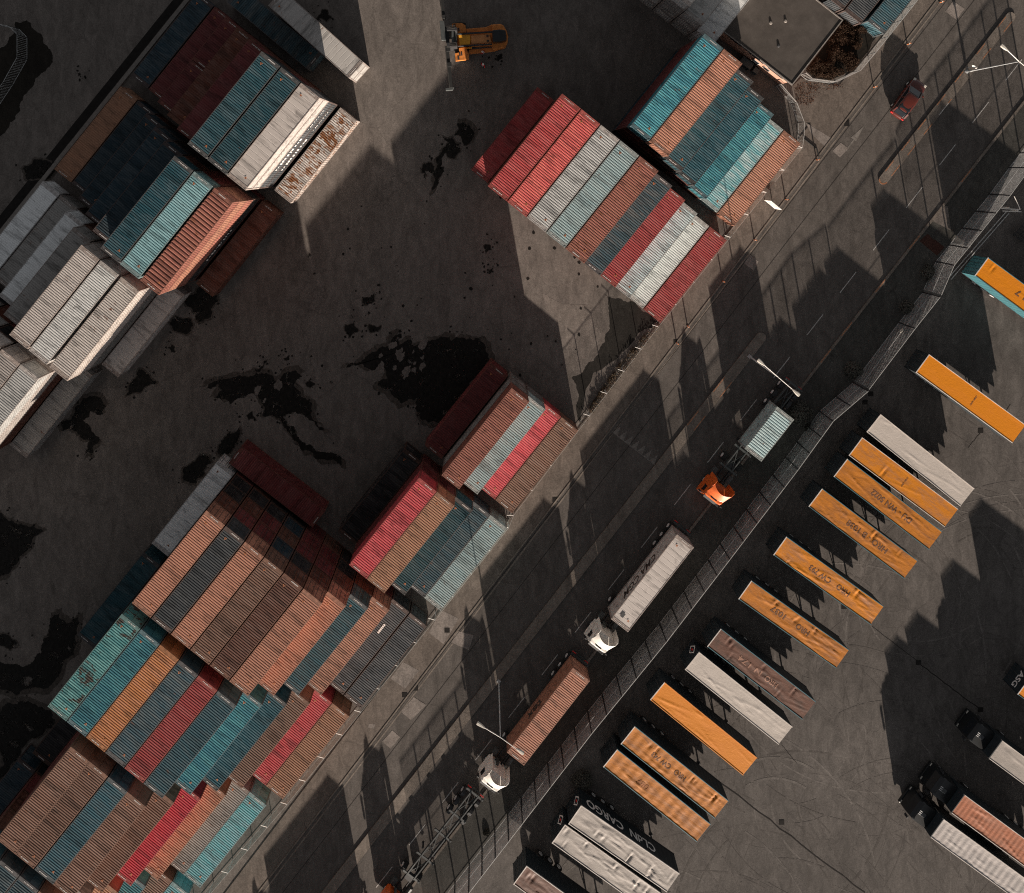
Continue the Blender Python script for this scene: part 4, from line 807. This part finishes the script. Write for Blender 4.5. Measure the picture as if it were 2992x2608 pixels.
# ---------------------------------------------------------------- two yard workers
def skin_body(nodes, edges, radii):
    me = bpy.data.meshes.new('body'); me.from_pydata(nodes, edges, []); o = bpy.data.objects.new('body_tmp', me); C.objects.link(o)
    sk = o.modifiers.new('skin', 'SKIN')
    for i, r in enumerate(radii): me.skin_vertices[0].data[i].radius = (r, r)
    me.skin_vertices[0].data[0].use_root = True
    s = o.modifiers.new('sub', 'SUBSURF'); s.levels = 1
    dg = bpy.context.evaluated_depsgraph_get(); dg.update(); r = bpy.data.meshes.new_from_object(o.evaluated_get(dg)); bpy.data.objects.remove(o); return r
def person(label, loc, rz, armsw=(.25, -.2)):
    t = thing('person', label, 'person', loc, rz)
    N = [(0, 0, .96), (0, 0, 1.15), (0, 0, 1.36), (0, 0, 1.48), (.015, 0, 1.58), (.02, 0, 1.68)]; E_ = [(0, 1), (1, 2), (2, 3), (3, 4), (4, 5)]; r = [.135, .125, .14, .06, .075, .085]
    for sy in (-1, 1):
        b = len(N); sw = .12 * sy
        N += [(0, sy * .1, .9), (sw * .5 + .02, sy * .11, .5), (sw, sy * .11, .1), (sw + .14, sy * .12, .045)]; r += [.095, .065, .048, .042]; E_ += [(0, b), (b, b + 1), (b + 1, b + 2), (b + 2, b + 3)]
        b = len(N); a = armsw[0] if sy > 0 else armsw[1]
        hx, hy, hzz = a * 1.3, sy * .3, .86
        N += [(0, sy * .17, 1.42), (a * .4, sy * .26, 1.14), (a, sy * .29, .92), (hx, hy, hzz)]; r += [.062, .05, .034, .032]; E_ += [(2, b), (b, b + 1), (b + 1, b + 2), (b + 2, b + 3)]
        for k, (dy, l) in enumerate(((-.03, .075), (-.01, .085), (.01, .08), (.03, .065))):
            c = len(N); N += [(hx + .01, hy + dy, hzz - .05), (hx + .025, hy + dy, hzz - .05 - l)]; r += [.010, .008]; E_ += [(b + 3, c), (c, c + 1)]
        c = len(N); N += [(hx + .045, hy - sy * .01, hzz - .01), (hx + .06, hy - sy * .012, hzz - .06)]; r += [.011, .009]; E_ += [(b + 3, c), (c, c + 1)]
    c = len(N); N += [(.115, 0, 1.655)]; r += [.016]; E_ += [(5, c)]
    me = skin_body(N, E_, r); me.materials.clear()
    for q in (M['redp'], M['navy'], M['skin']): me.materials.append(q)
    for p in me.polygons:
        z = p.center.z; hand = abs(p.center.y) > .2 and z < .9
        p.material_index = 2 if (z > 1.5 or hand) else (1 if z < .93 else 0); p.use_smooth = True
    put('body', me, t)
    m = MB(); n = 12; secs = []
    for k in range(6):
        a = PI / 2 * k / 5; secs.append([(.03 + .125 * math.cos(a) * math.cos(2 * PI * i / n) + .002, .125 * math.cos(a) * math.sin(2 * PI * i / n) * .9, 1.72 + .11 * math.sin(a)) for i in range(n)])
    m.loft(secs[:-1] + [[(.03, 0, 1.831)] * n], cap=False); m.box((.12, 0, 1.725), (.12, .17, .015)); m.build('helmet', M['white'], t, smooth=True)
    m = MB()
    for z in (1.08, 1.26): m.tube((0, 0, z), (0, 0, z + .05), .165, n=14)
    m.build('reflective_band', M['lampglass'], t); 
    for sy in (-1, 1):
        m = MB(); m.box((.1, sy * .032, 1.675), (.012, .024, .012)); m.build('eye', M['letter'], t)
    return t
p = Q('zr', 970, 985, 0) ; person('worker in red jacket and white helmet standing right against the handler', (p.x, p.y - .1, .02), 2.6)
p = Q('zr', 967, 1235, 0); person('worker in red jacket and white helmet standing apart from the handler', (p.x, p.y, .02), 1.2)

# ---------------------------------------------------------------- fences
def panel_mesh(W, H, gap, rod, rails, name, mat):
    m = MB(); n = int(W / gap)
    for i in range(n): m.box(((i + .5) * W / n, 0, H / 2 + .03), (rod, rod * .5, H - .06))
    for z in rails: m.box((W / 2, .012, z), (W, .03, .03))
    return m.mesh(name, (mat,))
def fence(label, pts, H, step, gap, rod, rails, mat, group=None, top=None, post=.13, outrigger=False):
    t = thing('mesh_fence', label, 'fence', (pts[0].x, pts[0].y, 0), 0, group); o0 = Vector((pts[0].x, pts[0].y, 0)); k = 0
    for a, b in zip(pts, pts[1:]):
        d = Vector((b.x - a.x, b.y - a.y, 0)); L = d.length; n = max(1, round(L / step)); w = L / n; rz = math.atan2(d.y, d.x); d /= L
        me = panel_mesh(w - post, H, gap, rod, rails, 'fence_panel', mat); tr = None
        for i in range(n):
            p = Vector((a.x, a.y, 0)) + d * (i * w) - o0
            q = MB(); q.box((0, 0, H / 2), (post, post, H)); put('post', q.mesh('fence_post', (M['dark'] if not outrigger else M['steel'],)), t, p, rz)
            if outrigger:
                q = MB(); q.bar((0, 0, H - .05), (.25, -.75, H + .05), .05); put('post_arm', q.mesh('post_arm', (M['white'],)), t, p, rz)
            put('panel', me, t, p + d * post / 2, rz)
            if top:
                q = MB(); q.box((w / 2, 0, H + .03), (w - .04, .055, .05)); put('top_rail', q.mesh('top_rail', (top,)), t, p, rz)
    return t
fs = plain('fence_mesh_grey', (.42, .42, .42), .5, .4); lr = plain('fence_top_rail', (.33, .33, .32), .6, .3)
NP = lambda L, h: [P(x, y, h) for x, y in L]
fence('tall grey mesh fence with pale top rail along the trailer lot', NP([(2536.7, 1142.4), (2434.6, 1230), (2332.5, 1371), (2133, 1633.6), (1948, 1874), (1729.6, 2141.7), (1486.4, 2457.8), (1369.6, 2608.6), (1240, 2776)], 4), 4.0, 2.55, .06, .017, (.1, 2.0, 3.95), fs, 'fences of the trailer lot', lr)
fence('tall grey mesh fence bending beyond the gate at the right photo edge', NP([(3080, 400), (3010, 490), (2951, 571), (2828, 725), (2787.7, 774.7), (2750, 862)], 4), 4.0, 2.6, .06, .017, (.1, 2.0, 3.95), fs, 'fences of the trailer lot', lr)
gt = fence('sliding gate of dark vertical bars between the two tall fences', NP([(2748, 868), (2675, 960), (2540, 1138)], 4), 3.9, 6.5, .13, .028, (.15, 1.9, 3.85), fs, None, lr); gt['category'] = 'gate'; gt.name = 'sliding_gate'
q = MB(); q.tube((0, -.02, 0), (0, .02, 0), .3, n=20); o = q.build('gate_sign', M['lampglass'], gt); gp = P(2634, 965, 2.2); o.location = (gp.x - gt.location.x, gp.y - gt.location.y, 2.2); o.rotation_euler = (0, 0, math.atan2(-178, -135) if 0 else .9)
a, b = Q('z5', 1420, 510), Q('z5', 790, 1230); t = thing('gate_track', 'pair of thin steel rails behind the bending fence', 'rail track', (a.x, a.y, 0))
for off in (0, .35):
    m = MB(); d = (b - a); nn = Vector((-d.y, d.x, 0)).normalized() * off; m.bar(Vector((0, 0, .06)) + nn, d + Vector((0, 0, .06)) + nn, .07, .1); m.build('rail', M['steel'], t)
m = MB(); a = Q('z5', 1360, 480, 1.5); m.bar((0, 0, 1.6), (2.2, -.1, 1.6), .08); m.bar((.3, -.3, 1.3), (2.5, -.4, 1.3), .08); m.bar((2.2, -.1, 1.6), (1.5, 1.4, 1.6), .06); m.bar((.9, .1, 0), (.9, .1, 1.6), .1); m.bar((2.0, -.25, 0), (2.0, -.25, 1.55), .1); tag(m.build('gate_bracket', M['white']), 'white steel bracket frame standing behind the bending fence', 'bracket').location = (a.x, a.y, 0)
M['rail2'] = plain('dull_white_rail', (.4, .38, .36), .6)
yf = plain('yard_fence_mesh', (.33, .32, .30), .5, .4)
fence('low mesh fence with pale posts between the container rows and pavement', [Y(*p) for p in ((24.6, 27.4), (-2, 27.42), (-15, 27.65), (-29.5, 28.0), (-31, 28.45), (-72, 28.5), (-86, 28.05), (-106, 27.7))], 2.0, 3.4, .11, .022, (.08, 1.95), yf, 'fences along the road', outrigger=True, post=.06)
fence('bar fence curving from the building corner to the container row', [Q('z4', *p) for p in ((15, 372), (170, 555), (243, 745), (243, 862))] + [Y(24.6, 27.4)], 2.0, 2.4, .155, .028, (.1, 1.95), M['steel'], 'fences along the road', M['rail2'], post=.06)
fence('bar fence curving around the brown garden', [Q('z4', *p) for p in ((262, 262), (330, 322), (565, 352), (800, 240), (950, 62))] + [P(2612, 66), P(2680, -20)], 1.9, 2.4, .17, .028, (.1, 1.85), M['steel'], 'fences along the road', M['rail2'], post=.06)
fence('dim bar fence crossing the dark soil bed', [Q('za', *p) for p in ((40, 255), (185, 280), (265, 360), (265, 575), (130, 815), (0, 1010), (-150, 1250))], 2.3, 2.6, .2, .03, (.1, 2.25), M['steel'], None, post=.05)

# ---------------------------------------------------------------- flat-roofed building and garden
h = 3.8; s_, e_, w_ = P(2315, 249, h), P(2463.8, 58, h), P(2088, 72, h)
du = (w_ - s_); dv = (e_ - s_); bl = thing('flat_roofed_building', 'low flat-roofed building with pink wall beside the garden', 'building', (s_.x, s_.y, 0), math.atan2(du.y, du.x)); LB = du.length; WB = dv.length
m = MB()   # local x along the front wall to the upper left, local -y towards the garden
m.box((LB / 2, -WB / 2, 1.78), (LB - .8, WB - .5, 3.56)); m.build('wall', M['wall'], bl)
m = MB(); m.box((LB / 2, -WB / 2, 3.66), (LB, WB, .2)); rf = m.build('roof', M['roofing'], bl)
m = MB()
for c, d in (((LB / 2, -.06, 3.8), (LB, .12, .1)), ((LB / 2, -WB + .06, 3.8), (LB, .12, .1)), ((.06, -WB / 2, 3.8), (.12, WB - .24, .1)), ((LB - .06, -WB / 2, 3.8), (.12, WB - .24, .1))): m.box(c, d)
m.build('roof_edge', M['conc'], rf)
for x, y in ((5.1, -5.3), (6.3, -4.1), (4.0, -2.6)):
    m = MB(); m.tube((x, y, 3.76), (x, y, 3.9), .2, .12, n=14); m.build('roof_vent', M['conc'] if x > 4.5 else M['dark'], rf)
for x, wd, z, hh in ((2.2, 2.2, 3.0, .55), (5.0, 2.2, 3.0, .55), (8.0, 1.6, 3.0, .55), (3.1, .9, 1.9, .8), (4.5, .9, 1.05, 2.05)):
    m = MB(); m.box((x, -.22, z), (wd, .1, hh)); f = m.build('window' if hh < 1.5 else 'door', M['lrail'], bl); m = MB(); m.box((x, -.165, z), (wd - .12, .02, hh - .12)); m.build('pane', M['glass'], f)
m = MB(); m.box((5.2, .35, .5), (1.6, .9, 1.0)); m.box((3.7, .3, .35), (.7, .7, .7)); m.build('service_unit', M['grey'], bl, bevel=.05)
gp = [Q('z4', *p) for p in [(500, -20), (318, 225), (395, 290), (565, 322), (800, 215), (960, 10)]] + [Q('C', *p) for p in [(1150, 230), (1060, 150), (1000, 60), (930, -60), (870, 0), (960, 110)]]
patch('soil_bed', gp, .064, GR['soil'])
def inside(p, poly):
    c = False; n = len(poly)
    for i in range(n):
        a, b = poly[i], poly[i - 1]
        if (a.y > p.y) != (b.y > p.y) and p.x < (b.x - a.x) * (p.y - a.y) / (b.y - a.y) + a.x: c = not c
    return c
def foliage_mat(name, c0, c1):
    t = NT(name); n = t.noise(t.vec((1, 1, 1), rnd=False), 1.4, 5, .7); f = t.noise(t.vec(rnd=False), 11, 2)
    return t.out(t.mix(t.ramp(f, .3, .7), t.mix(t.ramp(n, .35, .65), c0, c1), shade(c1, 1.7)), .9, .05)
def scatter(name, poly, n, hgt, mat, size, clumps):
    xs = [p.x for p in poly]; ys = [p.y for p in poly]; m = MB(); cl = []
    for _ in range(clumps):
        p = Vector((R.uniform(min(xs), max(xs)), R.uniform(min(ys), max(ys)), 0))
        if inside(p, poly): cl.append((p, R.uniform(.3, .9), R.uniform(.4, 1) * hgt))
    for _ in range(n):
        c, r, hh = R.choice(cl); a = R.uniform(0, 2 * PI); q = r * math.sqrt(R.random()); p = c + Vector((q * math.cos(a), q * math.sin(a), 0))
        if not inside(p, poly): continue
        z = hh * R.random() * (1.1 - (q / r) ** 2 * .8) + .05; s = size * R.uniform(.5, 1.4); d = Vector((R.gauss(0, 1), R.gauss(0, 1), R.gauss(0, .6))).normalized(); e = d.cross(Vector((R.gauss(0, 1), R.gauss(0, 1), R.gauss(0, 1)))).normalized()
        p.z = z; m.add([p - d * s, p + e * s * .5, p + d * s, p - e * s * .5], [(0, 1, 2, 3)])
    return tag(m.build(name, mat), kind='stuff')
scatter('dry_ground_cover', gp, 34000, 1.1, foliage_mat('dry_foliage', (.012, .009, .007), (.036, .022, .015)), .065, 150)
scatter('weeds', [Q('zg', *p) for p in [(960, 170), (1005, 178), (400, 960), (360, 950), (560, 640), (660, 500), (800, 330)]], 5000, .5, foliage_mat('weed_foliage', (.02, .016, .011), (.07, .05, .034)), .08, 220)
scatter('weeds', [Q('z4', *p) for p in [(200, 380), (330, 330), (560, 365), (690, 345), (760, 400), (480, 420), (350, 600), (230, 560)]], 1500, .12, foliage_mat('moss', (.04, .022, .014), (.08, .035, .02)), .05, 160)
scatter('verge_scrub', [S(-125, 48.3), S(30, 48.3), S(30, 49.9), S(-125, 49.9)], 9000, .35, foliage_mat('scrub', (.02, .019, .015), (.055, .052, .043)), .08, 200)
def shrub(label, c, rad, n=900):
    m = MB()
    for _ in range(n):
        d = Vector((R.gauss(0, 1), R.gauss(0, 1), abs(R.gauss(0, .8)))).normalized(); p = Vector((d.x * rad * R.uniform(.5, 1.1), d.y * rad * R.uniform(.5, 1.1), d.z * rad * .8 + .1)); s = R.uniform(.05, .14)
        e = Vector((R.gauss(0, 1), R.gauss(0, 1), R.gauss(0, 1))).normalized(); f = e.cross(d).normalized(); m.add([p - e * s, p + f * s * .5, p + e * s, p - f * s * .5], [(0, 1, 2, 3)])
    t = thing('shrub', label, 'shrub', (c.x, c.y, 0), 0, 'scrubby bushes along the lot fence'); m.build('foliage', SHM, t); q = MB()
    for k in range(4): q.tube((0, 0, 0), (R.uniform(-.3, .3), R.uniform(-.3, .3), rad * .6), .03, .015, n=5)
    q.build('stem', M['dark'], t)
SHM = foliage_mat('shrub_foliage', (.026, .026, .022), (.075, .072, .062))
for lb, c, rd in (('rounded grey bush on the verge above the short grey container', Q('G', 705, 690), 1.5), ('dim bush behind the lower mesh fence beside the ribbed trailers', Q('I', 1440, 1105), 1.3), ('small bush at the fence corner near the stained grey trailer', Q('G', 1025, 430), 1.1), ('low bush on the verge beside the gate', Q('z5', 330, 1560), .9), ('sparse bush on the verge below the square manhole', Q('z5', 560, 1180), 1.0), ('straggly bush between the fence and the CLdN CARGO trailer', Q('I', 1300, 1420), .9)): shrub(lb, c, rd, int(1000 * rd))

# ---------------------------------------------------------------- street furniture
def lamp(label, base, ang, arm, cross=False):
    t = thing('street_lamp', label, 'street lamp', (base.x, base.y, .12), ang, 'twin-arm street lamps'); H = 9.9
    m = MB(); m.tube((0, 0, 0), (0, 0, 1.2), .12, .1); m.tube((0, 0, 1.2), (0, 0, H), .085, .05); m.box((0, 0, .02), (.4, .4, .04)); m.build('pole', M['steel'], t)
    for s in (-1, 1):
        m = MB(); m.tube((0, 0, H - .05), (s * (arm - .5), 0, H + .1), .045, n=8); m.build('arm', M['white'], t)
        x = s * (arm - .1); m = MB(); hw = MB(); secs = []
        for f, w in ((-.5, .1), (-.3, .16), (.05, .24), (.4, .26), (.5, .2)): secs.append([(x + s * f * .95, -w * .85, H + .08), (x + s * f * .95, -w * .5, H + .2), (x + s * f * .95, w * .5, H + .2), (x + s * f * .95, w * .85, H + .08), (x + s * f * .95, 0, H + .03)])
        m.loft(secs); m.build('lamp_head', M['lampglass'], t, bevel=.02)
    if cross:
        m = MB(); m.bar((0, -1.0, H), (0, 1.4, H), .06); m.build('cross_arm', M['steel'], t)
lamp('street lamp beside the keep-left sign on the short island', P(2823.7, 209), RD(-41), 2.3); lamp('street lamp above the truck with the short container', P(2189, 1040), RD(-40.7), 2.55); lamp('street lamp reaching over the rust-orange truck container', P(1457.4, 1988.5), RD(-33.5), 2.6)
p = Q('C', 1722, 408); t = thing('keep_left_sign', 'small traffic sign on a short post at the island', 'traffic sign', (p.x - .3, p.y, .12), A); m = MB(); m.tube((0, 0, 0), (0, 0, 1.9), .035); m.build('post', M['steel'], t); m = MB(); m.tube((-.05, 0, 1.75), (-.09, 0, 1.75), .3, n=20); m.build('sign_plate', M['white'], t)
def bollard(i, p, lab):
    t = thing('bollard', lab, 'bollard', (p.x, p.y, .06), 0, 'thin bollards along the kerb'); m = MB(); m.tube((0, 0, 0), (0, 0, .9), .07); b = m.build('post', M['orange_mark'], t); m = MB(); m.tube((0, 0, .62), (0, 0, .8), .075); m.build('band', M['white'], t); m = MB(); m.tube((0, 0, 0), (0, 0, .05), .13, n=12); m.build('base', M['grey'], t)
for i, (tn, x, y, lab) in enumerate((('C', 1548, 15, 'bollard by the upper photo edge beside the pale paving square'), ('C', 1352, 265, 'bollard above the car, level with the lone teal container'), ('C', 1150, 522, 'bollard at the half-round pale paving left of the car'), ('C', 808, 958, 'bollard beside the black cable by the white arrow'), ('C', 622, 1196, 'bollard nearest the white information board'), ('C', 434, 1438, 'bollard between the information board and the red container'), ('C', 244, 1686, 'bollard beside the lower red container of the upper block'), ('E', 2008, 268, 'bollard beside the drain above the gravel bed'), ('n', 2008, 951, 'bollard below the upper container block by the road shadow'))): bollard(i, Q(tn, x, y), lab)
a, b = P(2233.9, 583.8, .5), P(2265, 609.5, .5); d = b - a; t = thing('information_board', 'white information board facing the sun on the pavement', 'sign board', (a.x, a.y, .06), math.atan2(d.y, d.x)); L = d.length
m = MB(); m.box((L / 2, 0, 1.55), (L, .05, 2.2)); m.build('board', M['white'], t)
m = MB()
for z, x0, x1 in ((2.4, .3, 1.3), (2.15, .3, 1.1), (1.8, .25, .6), (1.8, .75, 1.3), (1.5, .25, .5), (1.5, .75, 1.2), (1.2, .3, 1.25), (.9, .3, 1.0)): m.box(((x0 + x1) / 2, -.028, z), (x1 - x0, .006, .09))
m.build('lettering', M['grey'], t)
for x in (.15, L - .15):
    m = MB(); m.box((x, .06, 1.2), (.07, .07, 2.4)); m.build('post', M['steel'], t)
pts = [Q('z4', *p) for p in ((300, 905), (340, 935), (400, 985), (425, 1003), (432, 1020))] + [Q('C', *p) for p in ((815, 915), (822, 940))]
m = MB()
for p, q in zip(pts, pts[1:]): m.tube((p.x, p.y, .12), (q.x, q.y, .12), .07, n=8)
tag(m.build('cable', M['black']), 'black hose lying from the red container corner to the kerb', 'hose')
m = MB()   # bundle of dark steel gratings behind the bending fence
for i in range(7): m.bar((0, i * .45, .5), (5, i * .45 - .3, .5), .08)
for i in range(9): m.bar((i * .6, -.2, .58), (i * .6, 2.8, .58), .06)
for x in (.2, 4.6):
    for y in (.1, 2.3): m.bar((x, y, 0), (x, y, .5), .1)
c = Q('z5', 1480, 760); o = tag(m.build('steel_grating', M['dark']), 'dark steel grating frame lying behind the bending fence', 'grating'); o.location = (c.x, c.y, 0); o.rotation_euler = (0, 0, RD(-38))

# ---------------------------------------------------------------- light and camera
EL = RD(12.0); ts = Vector((.173 * math.cos(EL), -.985 * math.cos(EL), math.sin(EL))).normalized()
sl = bpy.data.lights.new('sun', 'SUN'); sl.energy = 5.0; sl.angle = RD(.5); sl.color = (1, .87, .74)
so = bpy.data.objects.new('sun', sl); C.objects.link(so); so.rotation_euler = ts.to_track_quat('Z', 'Y').to_euler(); so.location = (0, 0, 60)
w = bpy.data.worlds.new('World'); SC.world = w; w.use_nodes = True; nt = w.node_tree; bg = nt.nodes['Background']
sk = nt.nodes.new('ShaderNodeTexSky'); sk.sky_type = 'NISHITA'; sk.sun_disc = False; sk.air_density = .45; sk.dust_density = .6; sk.ozone_density = .5; sk.sun_elevation = EL; sk.sun_rotation = math.atan2(ts.x, ts.y)
hs = nt.nodes.new('ShaderNodeHueSaturation'); hs.inputs['Saturation'].default_value = .12; nt.links.new(sk.outputs[0], hs.inputs['Color']); nt.links.new(hs.outputs[0], bg.inputs[0]); bg.inputs[1].default_value = .05
cam = bpy.data.cameras.new('camera'); co = bpy.data.objects.new('camera', cam); C.objects.link(co); co.location = (0, 0, CAMH)
cam.sensor_width = 36; cam.lens = 36 * FPX / 2992; cam.shift_x = (1496 - NX) / 2992; cam.shift_y = -(1304 - NY) / 2992; cam.clip_end = 3000
SC.camera = co
SC.view_settings.view_transform = 'Standard'; SC.view_settings.look = 'None'; SC.view_settings.gamma = 1; SC.view_settings.exposure = 1.25
SC.cycles.max_bounces = 5; SC.cycles.use_denoising = False; SC.cycles.filter_width = 1.1; SC.cycles.use_adaptive_sampling = False
